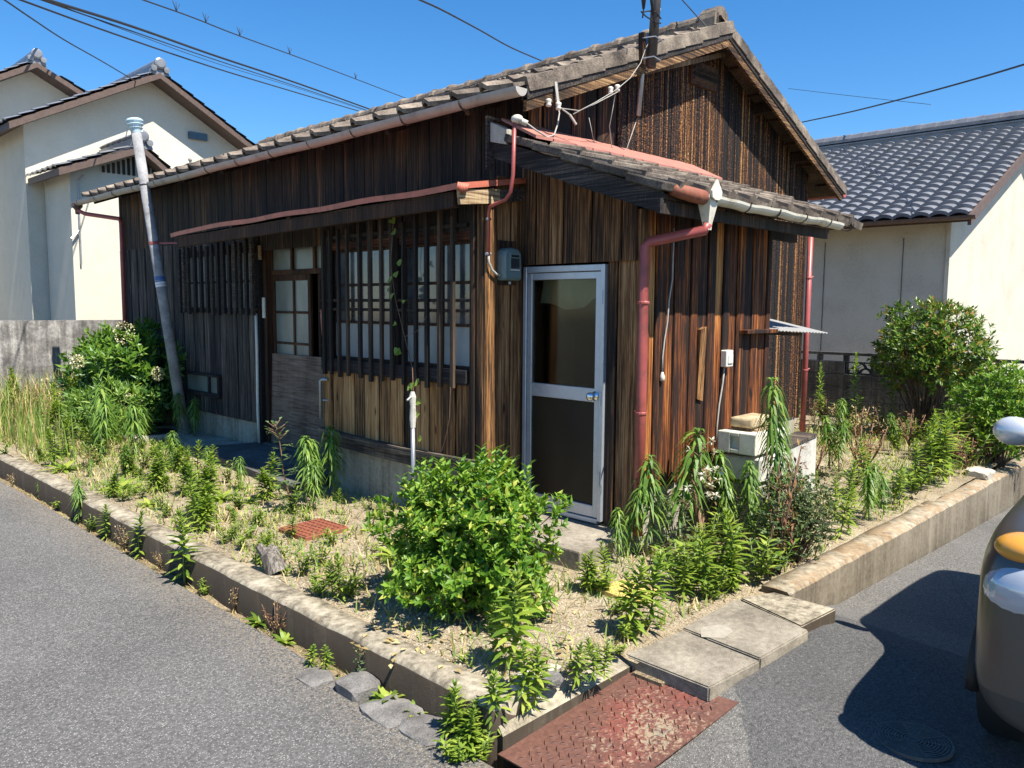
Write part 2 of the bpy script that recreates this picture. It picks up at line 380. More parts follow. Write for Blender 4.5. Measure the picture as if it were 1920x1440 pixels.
def plate_mat():
    t = NT('painted_checker_plate')
    a = t.noise(t.P, 3.2, 4, .6); b = t.noise(t.vadd(t.P, (5.1, 2.2, 0)), 4.5, 4, .6); c = t.noise(t.P, 46, 4, .75); X = t.xyz(t.P)
    rust = t.ramp(c, [(.3, (.085, .040, .030)), (.7, (.165, .078, .056))])
    dx = t.math('SUBTRACT', X[0], 2.82); dy = t.math('SUBTRACT', X[1], 1.92)
    rr = t.math('ADD', t.math('MULTIPLY', t.math('MULTIPLY', dx, dx), 5.5), t.math('MULTIPLY', t.math('MULTIPLY', dy, dy), 14))
    worn = t.math('SUBTRACT', 1.0, rr)
    fr = t.math('MULTIPLY_ADD', t.math('ADD', t.math('MULTIPLY', worn, .45), t.math('ADD', b, c)), 4.0, -4.5, clamp=True)
    red = t.mix(t.math('MULTIPLY', fr, .6), rust, (.21, .055, .042))
    fc = t.math('MULTIPLY_ADD', t.math('ADD', t.math('MULTIPLY', worn, .30), t.math('ADD', t.math('MULTIPLY', a, .8), t.math('MULTIPLY', c, 1.7))), 6.0, -9.1, clamp=True)
    tone = t.ramp(t.noise(t.P, 9, 2, .5), [(.38, (.29, .215, .14)), (.60, (.26, .21, .14)), (.72, (.16, .165, .13))])
    col = t.mix(fc, red, tone)
    t.bump(c, .2, .003)
    return t.fin(col, .55, 0, .4)
M['plate'] = plate_mat()
M['tread'] = flat('worn_tread', (.22, .10, .075), .5, .1, .3, 40)

def glass(name, col, rough, spec=.6, var=.25, sc_=2.0):
    t = NT(name); a = t.noise(t.vmul(t.P, (1, 1, .5)), sc_, 4, .6)
    k = t.ramp(a, [(.3, tuple(x*(1-var) for x in col)), (.7, tuple(x*(1+var) for x in col))])
    return t.fin(k, rough, 0, spec)
M['frost'] = glass('frosted_pane', (.15, .172, .152), .30, .6, .35, 4)
M['frostblue'] = glass('pale_frosted_pane', (.31, .33, .32), .32, .6, .3, 3)
M['clear'] = glass('dusty_clear_pane', (.085, .092, .096), .10, .9, .7, 5)
M['doorlow'] = glass('smoked_door_panel', (.022, .017, .010), .42, .22, .4)
def doorglass():
    t = NT('smoked_door_glass'); t.fin((.05, .06, .055), .08, 0, .5)
    tr = t.node('ShaderNodeBsdfTransparent'); tr.inputs[0].default_value = (.66, .67, .60, 1)
    gl = t.node('ShaderNodeBsdfGlossy'); gl.inputs['Roughness'].default_value = .10; gl.inputs[0].default_value = (.5, .5, .5, 1)
    fr = t.node('ShaderNodeFresnel'); fr.inputs[0].default_value = 1.45
    mx = t.node('ShaderNodeMixShader'); t.l.new(fr.outputs[0], mx.inputs[0]); t.l.new(tr.outputs[0], mx.inputs[1]); t.l.new(gl.outputs[0], mx.inputs[2])
    t.l.new(mx.outputs[0], t.out.inputs[0]); return t.mat
M['doorglass'] = doorglass()
M['stump'] = wood('bleached_stump', [(.2, (.04, .034, .03)), (.5, (.15, .13, .11)), (.9, (.36, .33, .29))], A=1.6)
M['cloth'] = flat('old_white_cloth', (.80, .76, .62), .9, 0, .1)
M['stucco'] = concrete('cream_stucco', (.52, .485, .39), (.60, .565, .46), (.64, .60, .50), stain=.3, bs=.15)
M['stucco2'] = concrete('pale_stucco', (.40, .37, .295), (.53, .495, .40), (.58, .545, .45), stain=.3, bs=.15)
M['greytile'] = flat('glazed_grey_tile', (.205, .210, .225), .32, .1, .2, 5, spec=.6, dirt=(.13, .13, .135), dsc=3)
M['darktrim'] = flat('brown_eave_trim', (.10, .065, .05), .6)
M['windowdark'] = flat('dark_window', (.03, .035, .04), .1, spec=.8)

def leaf(name, stops, trans=.28, rough=.45):
    t = NT(name)
    r = t.geo.outputs['Random Per Island']
    n = t.noise(t.P, 3.0, 3, .6)
    f = t.math('MULTIPLY_ADD', t.math('SUBTRACT', n, .5), .7, r)
    col = t.ramp(f, stops)
    t.fin(col, rough, 0, .35)
    tl = t.node('ShaderNodeBsdfTranslucent'); c2 = t.mix(1.0, col, (1.25, 1.35, .55), 'MULTIPLY'); t.l.new(c2, tl.inputs[0])
    mx = t.node('ShaderNodeMixShader'); mx.inputs[0].default_value = trans
    t.l.new(t.p.outputs[0], mx.inputs[1]); t.l.new(tl.outputs[0], mx.inputs[2]); t.l.new(mx.outputs[0], t.out.inputs[0])
    return t.mat
M['bushleaf'] = leaf('box_leaf', [(.0, (.055, .130, .014)), (.45, (.115, .235, .020)), (.88, (.22, .335, .034)), (1, (.40, .40, .07))])
M['weedleaf'] = leaf('weed_leaf', [(.0, (.095, .170, .022)), (.5, (.205, .300, .036)), (1, (.36, .42, .075))], .34)
M['horseleaf'] = leaf('drooping_weed_leaf', [(.0, (.065, .14, .026)), (.5, (.135, .245, .040)), (1, (.25, .35, .065))], .34)
M['thistleleaf'] = leaf('grey_green_leaf', [(.0, (.065, .115, .045)), (.5, (.12, .18, .075)), (1, (.22, .28, .12))], .3)
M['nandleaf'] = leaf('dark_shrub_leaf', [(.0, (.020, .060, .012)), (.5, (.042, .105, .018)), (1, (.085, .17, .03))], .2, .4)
M['nandtop'] = leaf('painted_lit_shrub_leaf', [(.0, (.045, .115, .012)), (.5, (.09, .19, .018)), (1, (.17, .27, .03))], .25, .4)  # lighter copy of the shrub leaf, sunlight painted into its colour
M['treeleaf'] = leaf('glossy_tree_leaf', [(.0, (.040, .095, .012)), (.5, (.095, .18, .020)), (.85, (.19, .27, .035)), (1, (.34, .16, .05))], .22, .35)
M['smallleaf'] = leaf('grey_box_leaf', [(.0, (.045, .070, .028)), (.5, (.085, .12, .045)), (1, (.15, .19, .075))], .2)
M['redweed'] = leaf('reddish_dry_weed', [(.0, (.13, .045, .03)), (.5, (.22, .10, .05)), (1, (.36, .24, .09))], .2, .7)
M['straw'] = leaf('straw_blade', [(.0, (.26, .18, .07)), (.5, (.44, .34, .15)), (1, (.58, .50, .26))], .25, .7)
M['grassgreen'] = leaf('green_blade', [(.0, (.09, .16, .03)), (.5, (.18, .28, .05)), (1, (.34, .38, .10))], .3, .6)
M['flower'] = leaf('cream_flower', [(.0, (.45, .40, .22)), (1, (.66, .62, .45))], .2, .8)
M['seed'] = leaf('white_seedhead', [(.0, (.5, .47, .40)), (1, (.75, .72, .66))], .3, .9)
M['stem'] = flat('green_stem', (.12, .17, .05), .7, 0, .3); M['brownstem'] = flat('brown_stem', (.15, .085, .05), .8, 0, .3)
M['twig'] = flat('grey_brown_twig', (.095, .065, .045), .85, 0, .3)
M['carpaint'] = flat('grey_bronze_car_paint', (.105, .098, .088), .28, .5, .03); M['cartrim'] = flat('black_car_trim', (.012, .012, .012), .6)
M['carlower'] = flat('dark_grey_bumper', (.055, .052, .048), .45, .1, .05)
M['carsilver'] = flat('silver_mirror_paint', (.62, .64, .66), .25, .4, .03)
M['tyre'] = flat('tyre_rubber', (.014, .014, .014), .8); M['rim'] = flat('wheel_rim', (.45, .45, .46), .3, .8)
M['amber'] = flat('amber_lens', (.56, .26, .04), .2, 0, .05); M['lamp'] = flat('clear_lamp_lens', (.42, .46, .52), .08, .3, .05)
M['carglass'] = flat('car_glass', (.015, .018, .02), .04, 0, 0, spec=.9)
M['numplate'] = flat('number_plate', (.72, .62, .12), .5)
# ================================================================== SETTING
def grid(name, x0, x1, y0, y1, nx, ny, zf, mat, kind='structure', mask=None):
    b = MB(); idx = {}
    for j in range(ny+1):
        for i in range(nx+1):
            x = x0+(x1-x0)*i/nx; y = y0+(y1-y0)*j/ny
            b.v.append((x, y, zf(x, y)))
    for j in range(ny):
        for i in range(nx):
            if mask and not mask(x0+(x1-x0)*(i+.5)/nx, y0+(y1-y0)*(j+.5)/ny): continue
            a = j*(nx+1)+i; b.f.append((a, a+1, a+nx+2, a+nx+1)); b.m.append(0)
    return b.build(name, mat, None, True, kind=kind)
gb = MB(); gb.quad((-300, -300, -.55), (300, -300, -.55), (300, 300, -.55), (-300, 300, -.55))
gb.build('ground', M['dirt'], kind='structure')
def yard_z(x, y):
    z = .012*fbm(x*1.3, y*1.3) + .012*fbm(x*5, y*5)
    z += .05*max(0, min(1, (y-9)/3))
    if x > 6.5: z += .06*min(1, (x-6.5)/3)
    if y < 2.3 and x > 2.9 and x < 4.6: z -= .02
    return z
yard = grid('yard', 2.38, 14.6, 2.12, 15.2, 200, 210, yard_z, M['soil'], mask=lambda x, y: y > (2.30 if x < 3.14 else 2.17))
# --- left road
lb = MB(); ys = [-14+.16*i for i in range(110)]+[4, 5, 6, 7, 8, 9, 10, 12, 15, 20, 40, 80]
ys = sorted(set(ys)); ex = []
for y in ys:
    e = 2.175 + .022*fbm(1.7, y*2.1) + .014*fbm(4.1, y*9)
    if 2.35 < y < 3.5: e -= .10*math.sin((y-2.35)/1.15*math.pi)
    ex.append(e)
for i in range(len(ys)-1):
    a, b_ = (ex[i], ys[i]), (ex[i+1], ys[i+1])
    if a[1] < 1.75: a = (2.165, a[1])
    if b_[1] < 1.75: b_ = (2.165, b_[1])
    lb.quad((-60, a[1], -.17), (a[0], a[1], -.17), (b_[0], b_[1], -.17), (-60, b_[1], -.17))
    if a[1] >= 1.6: lb.quad((a[0], a[1], -.17), (a[0]+.02, a[1], -.30), (b_[0]+.02, b_[1], -.30), (b_[0], b_[1], -.17))
lb.build('left_road', M['asph'], kind='structure')
# --- right road, a patched ramp up to the slabs
KX = [(2.16, -.172), (2.7, -.150), (3.1, -.098), (3.35, -.055), (4.3, -.055), (4.6, -.105), (5.15, -.235), (6.5, -.275), (8.3, -.335), (12, -.42), (30, -.5)]
def lerp_tab(T, x):
    if x <= T[0][0]: return T[0][1]
    for (a, za), (b, zb) in zip(T, T[1:]):
        if x <= b:
            k = (x-a)/(b-a); return za+(zb-za)*k
    return T[-1][1]
def rroad_z(x, y):
    z = lerp_tab(KX, x); k = max(0, min(1, (2.0-y)/2.2)); k = k*k*(3-2*k)
    far = lerp_tab([(2.16, -.17), (3.4, -.19), (5, -.23), (8, -.32), (12, -.42), (30, -.5)], x)
    return z*(1-k)+far*k + .006*fbm(x*1.5, y*1.5)*min(1, (x-2.16)*3)
def xs_(i): return i
rb_ = MB(); RX = [2.16+.12*i for i in range(60)]+[9.6, 10.5, 12, 15, 20, 30, 60]; RY = [-40, -20, -10, -5, -3]+[-2+.13*i for i in range(29)]+[1.735, 1.80, 1.91, 2.035]
for y in RY:
    for x in RX: rb_.v.append((x, y, rroad_z(x, y)))
n_ = len(RX)
for j in range(len(RY)-1):
    for i in range(n_-1):
        xc = (RX[i]+RX[i+1])/2; yc = (RY[j]+RY[j+1])/2
        if xc < 3.10 and yc > 1.735: continue
        a = j*n_+i; rb_.f.append((a, a+1, a+n_+1, a+n_)); rb_.m.append(0)
rb_.build('right_road', M['asph2'], smooth=True, kind='structure')
# --- gutter channel dirt
grid('gutter_soil', 2.12, 3.2, 1.6, 2.6, 12, 10, lambda x, y: -.30+.02*fbm(x*4, y*4), M['dirt'])
grid('verge_soil', 1.98, 2.34, 2.6, 16, 5, 160, lambda x, y: -.205-.05*max(0, 1-(y-2.6)/.9)+.012*fbm(x*6, y*6), M['dirt'])
# --- kerbs
def kerb(name, pts, w, top, bot, mat, side, seed):
    b = MB(); n = len(pts); prof = []
    for i, (x, y) in enumerate(pts):
        j1 = .008*fbm(x*3+seed, y*3)+.004*fbm(x*14, y*14+seed); j2 = .006*fbm(x*4, y*4+9); j3 = .012*fbm(x*2.2+5, y*2.2)
        if side == 'x': P = [(x+.004+j1*.5, y, bot), (x+j1, y, top-.028), (x+.022+j1, y, top-.004+j2), (x+w*.6, y, top+j2), (x+w+j3, y, top+j2-.004), (x+w+j3, y, top-.2)]
        else: P = [(x, y-.004+j1*.5, bot), (x, y+j1, top-.028), (x, y+.022+j1, top-.004+j2), (x, y+w*.6, top+j2), (x, y+w+j3, top+j2-.004), (x, y+w+j3, top-.2)]
        b.v += P
    k = 6
    for i in range(n-1):
        for q in range(k-1):
            f = (i*k+q, i*k+q+1, (i+1)*k+q+1, (i+1)*k+q)
            b.f.append(f if side != 'x' else f[::-1]); b.m.append(0)
    b.f.append(tuple(range(k))); b.m.append(0); b.f.append(tuple((n-1)*k+q for q in range(k))[::-1]); b.m.append(0)
    return b.build(name, mat, None, True, kind='structure')
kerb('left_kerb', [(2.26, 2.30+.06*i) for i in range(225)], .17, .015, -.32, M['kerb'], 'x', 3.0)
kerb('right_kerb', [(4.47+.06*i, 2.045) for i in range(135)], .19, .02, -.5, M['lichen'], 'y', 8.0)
# cement strip behind the plate, and the bits of the lot edge between plate and slabs
cb = MB(); cb.hexa([(2.275, 2.265, -.3), (3.14, 2.225, -.3), (3.14, 2.34, -.3), (2.30, 2.36, -.3), (2.275, 2.265, -.10), (3.14, 2.225, -.055), (3.14, 2.34, -.015), (2.30, 2.36, -.02)])
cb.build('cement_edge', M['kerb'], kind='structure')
cb = MB(); cb.box(3.10, 4.47, 2.03, 2.2, -.4, -.07); cb.build('slab_bed', M['dirt'], kind='structure')

# ================================================================== WOODEN HOUSE
XW, YG, XR, YB = 4.529, 4.29, 9.305, 12.57        # left wall plane, gable plane, right wall, back
YO = 4.02                                          # gable overhang
EL, ER, RXX = 4.135, 9.84, 6.985                     # eave edges and ridge
ZE_L, ZR, ZE_R = 3.225, 4.317, 3.107                   # underside of tiles at eaves / ridge
def roof_z(x): return ZE_L+(ZR-ZE_L)*(x-EL)/(RXX-EL) if x < RXX else ZR+(ZE_R-ZR)*(x-RXX)/(ER-RXX)
house = empty('wooden_house', (7.0, 8.2, 0), 'old single storey house of charred cedar boards with a grey tiled gable roof', 'house')
def part(b, name, mat, parent=house, smooth=False, **k): return b.build(name, M[mat] if isinstance(mat, str) else [M[m] for m in mat], parent, smooth, **k)
def hbox(name, mat, x0, x1, y0, y1, z0, z1, parent=house, bev=.004, **k):
    b = MB()
    if bev: b.rbox(x0, x1, y0, y1, z0, z1, bev)
    else: b.box(x0, x1, y0, y1, z0, z1)
    return part(b, name, mat, parent, **k)
NPL = [0]
def planks(parent, frame, u0, u1, w, zb, zt, mat, t=.013, lap=True, jit=.12, name='plank'):
    """vertical boards between u0 and u1; frame(u,z,d) -> world; zb, zt functions of u"""
    u = u0; k = 0
    while u < u1-1e-4:
        ww = w*(1+rnd.uniform(-jit, jit)); e = min(u+ww, u1)
        if u1-e < w*.35: e = u1
        g = .0025; a, b_ = u+g, e-g; d0 = ((lap if lap is not True else .009) if (lap and k % 2) else 0.0)+rnd.uniform(0, .002)
        cs = [(a, d0), (a+.004, d0+t*.75), (a+.012, d0+t), ((a+b_)/2, d0+t+.0015), (b_-.012, d0+t), (b_-.004, d0+t*.75), (b_, d0)]
        m = MB(); rows = 3; n = len(cs); w1 = rnd.uniform(-.0015, .0015); w2 = rnd.uniform(-.002, .002)
        for r in range(rows):
            for (uu, dd) in cs:
                z0 = zb(uu); z1 = zt(uu); q = r/(rows-1)
                m.v.append(tuple(frame(uu+w1*math.sin(q*3), z0+(z1-z0)*q, dd+w2*math.sin(q*3.14))))
        for r in range(rows-1):
            for i in range(n-1):
                m.f.append((r*n+i, r*n+i+1, (r+1)*n+i+1, (r+1)*n+i)); m.m.append(0)
        m.f.append(tuple(range(n))[::-1]); m.m.append(0); m.f.append(tuple((rows-1)*n+i for i in range(n))); m.m.append(0)
        m.build(name, mat if not callable(mat) else mat(k), parent); NPL[0] += 1
        u = e; k += 1
C_ = lambda z: (lambda u: z)
fl = lambda u, z, d: (XW-d, u, z)          # left wall
fg = lambda u, z, d: (u, YG-d, z)          # gable wall
# ---- left wall
lw = MB()
lw.box(XW+.02, XW+.06, YG+.03, 6.62, .0, 3.25); lw.box(XW+.02, XW+.06, 8.42, YB, .30, 3.25); lw.box(XW+.02, XW+.06, 6.62, 8.42, 2.46, 3.25)
lw.box(XW+.03, XR-.06, YB-.06, YB-.01, 0, 3.2); lw.box(XW+.7, XW+.74, 6.5, 8.5, 0, 2.6)
left_wall = part(lw, 'left_wall', 'black')
up = lambda u: roof_z(XW)-.02
planks(left_wall, fl, 8.40, YB, .165, C_(2.46), up, M['char'], lap=False, t=.009)
planks(left_wall, fl, 4.295, 8.40, .165, C_(2.30), up, M['char'], lap=False, t=.009)
planks(left_wall, fl, 8.53, YB, .15, C_(.335), C_(2.475), M['greychar'], t=.011)
# ---- gable wall
gw = MB()
gw.extrude([(XW+.03, YG+.02, .35), (XR, YG+.02, .35), (XR, YG+.02, roof_z(XR)-.02), (RXX, YG+.02, ZR-.03), (XW+.03, YG+.02, roof_z(XW)-.02)], (0, .05, 0))
gw.box(XR-.05, XR, YG+.08, YB-.08, .3, roof_z(XR)-.03)
gable = part(gw, 'gable_wall', 'black')
gt = lambda u: roof_z(u)-.035
pent_z = lambda y: 2.435+.36*(y-2.86)
planks(gable, lambda u, z, d: (u, YG-d, z), XW+.01, 5.62, .165, C_(2.6), gt, M['gablesmooth'])
planks(gable, lambda u, z, d: (u, YG-d-.012, z), 5.62, XR, .148, C_(2.6), gt, M['gable'], lap=False)
planks(gable, lambda u, z, d: (u, YG-d-.002, z), 6.42, XR, .148, C_(.40), C_(2.62), M['gable'], lap=False)
hbox('corner_board', 'gable', XR-.01, XR+.03, YG-.03, YG+.1, .38, roof_z(XR)-.05)
v = MB(); v.rbox(6.70, 7.18, YG-.055, YG-.012, 3.80, 4.02, .006)
vent = part(v, 'gable_vent', 'frame')
for i in range(3):
    s_ = MB(); z = 3.845+.05*i; s_.beam((6.73, YG-.065, z), (7.15, YG-.065, z), .035, .012, (0, .6, 1)); s_.build('slat', M['lattice'], vent)
# ---- lean-to
YL, XL = 3.205, 6.36
lt = MB(); lt.box(XW+.03, XL, YL+.02, YL+.06, .4, 2.5); lt.extrude([(XL-.05, YL+.06, .3), (XL-.05, YG, .3), (XL-.05, YG, 2.92), (XL-.05, YL+.06, 2.49)], (.03, 0, 0))
lt.extrude([(XW+.03, YL+.02, 2.02), (XW+.03, YG, 2.02), (XW+.03, YG, 2.98), (XW+.03, YL+.02, 2.52)], (.04, 0, 0)); lt.box(XW+.03, XW+.07, YL+.02, 3.49, .14, 2.02)
lt.box(XW+.6, XW+.63, YL+.1, YG, 0, 2.5)
lean = part(lt, 'lean_to_wall', 'black')
planks(lean, lambda u, z, d: (u, YL-d, z), XW+.03, XL, .118, C_(.425), lambda u: 2.52, M['lean'])
planks(lean, lambda u, z, d: (XW-d-.028, u, z), 3.225, 4.30, .135, C_(2.015), lambda u: pent_z(u)-.06, M['doorboard'])
planks(lean, fl, 3.31, 3.485, .10, C_(.14), C_(2.03), M['doorboard'])
planks(lean, lambda u, z, d: (XL+d-.01, u, z), YL, YG, .15, C_(.42), lambda u: pent_z(u)-.06, M['lean'])
hbox('corner_post', 'doorboard', XW-.022, XW+.045, YL-.025, 3.31, .12, 2.36)
hbox('door_post', 'doorboard', XW-.018, XW+.03, 4.274, 4.300, .12, 2.02)
hbox('foundation', 'conc', XW+.01, XL-.01, YL+.008, YL+.12, -.1, .43)
hbox('foundation', 'found', XW-.004, XW+.09, YL+.03, 4.32, -.1, .135)
hbox('foundation', 'found', XW+.006, XW+.11, 8.42, YB, -.1, .338)
hbox('foundation', 'found', 6.37, XR, YG+.008, YG+.11, -.1, .40)
b = MB(); b.hexa([(5.62, YL-.015, 1.08), (5.70, YL-.015, 1.06), (5.70, YL-.028, 1.06), (5.62, YL-.028, 1.08), (5.61, YL-.015, 1.60), (5.69, YL-.015, 1.62), (5.69, YL-.05, 1.62), (5.61, YL-.05, 1.60)])
b.v = [(x-.40, y-.004, z-.06) for x, y, z in b.v]
part(b, 'loose_batten', 'tan')
# ---- aluminium door
D0, D1 = 3.486, 4.272
door = MB()
for (y0, y1, z0, z1) in ((D0, D0+.035, .16, 2.0), (D1-.035, D1, .16, 2.0), (D0+.035, D1-.035, 1.955, 2.0), (D0+.035, D1-.035, .14, .175)):
    door.rbox(XW-.05, XW+.02, y0, y1, z0, z1, .003)
door = part(door, 'aluminium_door', 'alu')
lf = MB(); xa, xb = XW-.040, XW-.008; yl0, yl1 = D0+.039, D1-.039
for (y0, y1, z0, z1) in ((yl0, yl0+.045, .18, 1.95), (yl1-.045, yl1, .18, 1.95), (yl0+.045, yl1-.045, 1.90, 1.95), (yl0+.045, yl1-.045, 1.02, 1.12), (yl0+.045, yl1-.045, .18, .265)):
    lf.rbox(xa, xb, y0, y1, z0, z1, .003)
lf.build('door_leaf', M['alu'], door)
g_ = MB(); g_.box(XW-.026, XW-.02, yl0+.04, yl1-.04, 1.11, 1.91); g_.build('door_glass', M['doorglass'], door)
g_ = MB(); g_.box(XW-.026, XW-.02, yl0+.04, yl1-.04, .26, 1.03); g_.build('door_panel', M['doorlow'], door)
k_ = MB(); kc = (XW-.04, 3.563, 1.066)
k_.lathe([(0, 0), (.034, 0), (.034, .004), (.018, .008), (.013, .02), (.014, .03), (.026, .036), (.031, .05), (.029, .064), (.018, .071), (0, .072)], kc, (-1, 0, 0), 18)
k_.build('door_knob', M['knob'], door, True)
hg = MB()
for z in (1.72, 1.0, .42): hg.rbox(XW-.058, XW-.048, D0+.012, D0+.028, z, z+.10, .002)
hg.build('hinge', M['alu'], door)
cl = MB(); N_ = 16
for i in range(N_+1):
    q = i/N_; y = 3.53+.66*q
    zl = 1.86-.16*math.sin(min(1, q*1.15)*math.pi*.75)**1.0-.02
    cl.v += [(XW+.10+.02*math.sin(q*19), y, 1.96), (XW+.08+.025*math.sin(q*17+1), y, zl)]
for i in range(N_): cl.f.append((2*i, 2*i+2, 2*i+3, 2*i+1)); cl.m.append(0)
part(cl, 'cloth_behind_door', 'cloth', smooth=True)
# ---- bay with lattice window
XB, BY0, BY1 = 4.095, 4.314, 6.476
bay = MB(); bay.box(XB+.05, XB+.07, BY0+.03, BY1-.02, .43, 1.20); bay.box(XB+.02, XW, BY1-.03, BY1, .3, 2.58); bay.box(XB+.03, XW+.02, BY0+.02, BY1, 2.56, 2.58)
bay.box(XB+.02, XW, BY0+.018, BY0+.03, .3, 2.58); bay.box(XB+.30, XB+.32, BY0+.03, BY1-.03, 1.18, 2.5)
bay = part(bay, 'window_bay', 'black')
planks(bay, lambda u, z, d: (XB+.028-d, u, z), 4.46, BY1, .172, C_(.529), C_(1.112), M['tan'], t=.018, lap=.014)
planks(bay, lambda u, z, d: (XB+.020-d, u, z), 4.306, 4.46, .08, C_(.45), C_(2.58), M['doorboard'], t=.018)
planks(bay, lambda u, z, d: (u, BY0-.012-d, z), XB+.004, XB+.135, .2, C_(.45), C_(2.56), M['tan'], t=.014)
planks(bay, lambda u, z, d: (u, BY0+.012-d, z), XB+.135, XW-.005, .15, C_(.16), C_(2.66), M['doorboard'], t=.012)
planks(bay, lambda u, z, d: (XB+.03-d, u, z), 4.46, BY1, .172, C_(2.26), C_(2.56), M['char'], t=.012)
def warped(name, y0, y1, z0, dz, h, x0, x1, sag, mat):
    b = MB(); n = 12
    for i in range(n+1):
        q = i/n; y = y0+(y1-y0)*q; z = z0+dz*q-sag*math.sin(q*math.pi)
        b.v += [(x0, y, z), (x1, y, z), (x1, y, z+h), (x0, y, z+h)]
    for i in range(n):
        for k in range(4): b.f.append((4*i+k, 4*i+(k+1) % 4, 4*i+4+(k+1) % 4, 4*i+4+k)); b.m.append(0)
    b.f += [(0, 1, 2, 3), (4*n+3, 4*n+2, 4*n+1, 4*n)]; b.m += [0, 0]
    return part(b, name, mat, bay)
warped('sill_beam', 4.33, BY1+.02, .487, .02, .055, XB-.055, XB+.06, .018, 'beam')
warped('sill_beam', 4.384, BY1+.01, .408, .02, .075, XB-.03, XB+.08, .022, 'beam')
hbox('foundation', 'found', XB+.05, XW+.02, 4.44, BY1, -.15, .408, bay)
hbox('foundation', 'found', XB+.14, XW+.02, BY0+.01, 4.44, -.15, .16, bay)
hbox('corner_brick', 'rustlid', XB+.0, XB+.13, 4.305, 4.44, .0, .44, bay)
hbox('window_sill', 'beam', XB-.02, XB+.12, 4.477, BY1, 1.112, 1.215, bay)
hbox('lintel', 'redbeam', XB+.03, XB+.10, 4.477, BY1, 2.196, 2.278, bay)
lat = MB()
for z in (1.744, 1.664): lat.rbox(XB-.016, XB+.004, 4.482, BY1, z-.012, z+.012, .003)
lat.rbox(XB-.016, XB+.006, 4.482, BY1, 2.288, 2.32, .003); lat.rbox(XB-.018, XB+.01, 4.482, BY1, 1.098, 1.131, .003)
lat.rbox(XB+.0, XB+.05, BY1-.11, BY1-.02, 1.075, 2.446, .004); lat.rbox(XB-.0, XB+.045, 5.35, 5.448, 1.14, 2.446, .004)
lat = part(lat, 'lattice', 'lattice', bay)
BARS = [6.396, 6.281, 6.150, 6.014, 5.828, 5.674, 5.517, 5.373, 5.218, 5.060, 4.921, 4.767, 4.616]
for i, y in enumerate(BARS):
    s_ = MB(); w = .0155+rnd.uniform(-.002, .003); zb = 1.066+rnd.uniform(-.02, .015); zt = 2.43 if i in (4, 5, 6, 7, 9, 10, 11) else 2.37
    s_.hexa([(XB-.044, y-w, zb), (XB-.017, y-w, zb), (XB-.017, y+w, zb), (XB-.044, y+w, zb), (XB-.044, y-w+.003, zt), (XB-.017, y-w, zt), (XB-.017, y+w, zt), (XB-.044, y+w-.003, zt)])
    s_.build('lattice_bar', M['lattice'], bay)
win = MB(); XG = XB+.085
for (y0, y1) in ((4.505, 5.35), (5.448, 6.418)):
    win.rbox(XG-.012, XG+.02, y0, y0+.033, 1.215, 2.199, .003); win.rbox(XG-.012, XG+.02, y1-.033, y1, 1.215, 2.199, .003)
    for z in (1.224, 1.551, 1.881, 2.185): win.rbox(XG-.011, XG+.019, y0+.033, y1-.033, z-.012, z+.012, .003)
win.rbox(XG-.010, XG+.018, 4.855, 4.886, 1.23, 2.18, .003)
win = win.build('window', M['frame'], bay)
for (y0, y1) in ((4.533, 4.855), (4.886, 5.317), (5.48, 6.39)):
    for (z0, z1, m_) in ((1.235, 1.541, 'frostblue'), (1.561, 1.871, 'clear'), (1.891, 2.175, 'clear')):
        p_ = MB(); p_.quad((XG+.004, y1, z0), (XG+.004, y0, z0), (XG+.004+rnd.uniform(-.002, .002), y0, z1), (XG+.004, y1, z1))
        o = p_.build('pane', M[m_], bay)
# curtain strips seen behind the panes are printed on none; keep the panes plain
# ---- entrance with sliding door
ED = XW+.12
hbox('entrance_post', 'beam', XW-.03, XW+.13, 8.405, 8.525, .10, 2.6)
hbox('entrance_post', 'frame', XW+.02, ED+.02, 8.335, 8.40, .12, 2.42)
hbox('entrance_lintel', 'frame', XW+.01, ED+.03, 6.6, 8.40, 2.355, 2.43)
planks(left_wall, lambda u, z, d: (XW+.02-d, u, z), 6.62, 8.40, .22, C_(2.43), C_(2.75), M['lattice'], t=.01)
tr = MB()
for (y0, y1, z0, z1) in ((6.6, 8.335, 2.03, 2.085), (7.885, 7.925, 2.085, 2.355), (7.43, 7.47, 2.085, 2.355), (6.98, 7.02, 2.085, 2.355)): tr.rbox(ED-.03, ED+.02, y0, y1, z0, z1, .003)
tr = part(tr, 'transom', 'frame')
for (y0, y1) in ((7.925, 8.335), (7.47, 7.885), (7.02, 7.43)):
    p_ = MB(); p_.quad((ED, y1, 2.085), (ED, y0, 2.085), (ED, y0, 2.355), (ED, y1, 2.355)); p_.build('pane', M['frost'], tr)
sdr = MB()
for (y0, y1, z0, z1) in ((8.29, 8.335, .15, 2.03), (7.54, 7.595, .15, 2.03), (7.595, 8.29, 1.965, 2.03), (7.872, 7.905, .75, 1.965), (7.595, 8.29, 1.605, 1.632), (7.595, 8.29, 1.262, 1.288), (7.595, 8.29, .62, .75)): sdr.rbox(ED-.02, ED+.012, y0, y1, z0, z1, .003)
sdr = part(sdr, 'sliding_door', 'frame')
for (y0, y1) in ((7.905, 8.29), (7.595, 7.872)):
    for (z0, z1) in ((1.632, 1.965), (1.288, 1.605), (.75, 1.262)):
        p_ = MB(); p_.quad((ED-.004, y1, z0), (ED-.004, y0, z0), (ED-.004, y0, z1), (ED-.004, y1, z1)); p_.build('pane', M['frost'], sdr)
sd2 = MB(); xo = ED+.04
for (y0, y1, z0, z1) in ((7.42, 7.465, .15, 2.03), (6.62, 7.42, 1.965, 2.03), (6.62, 7.42, 1.605, 1.632), (6.62, 7.42, 1.262, 1.288)): sd2.rbox(xo-.016, xo+.016, y0, y1, z0, z1, .003)
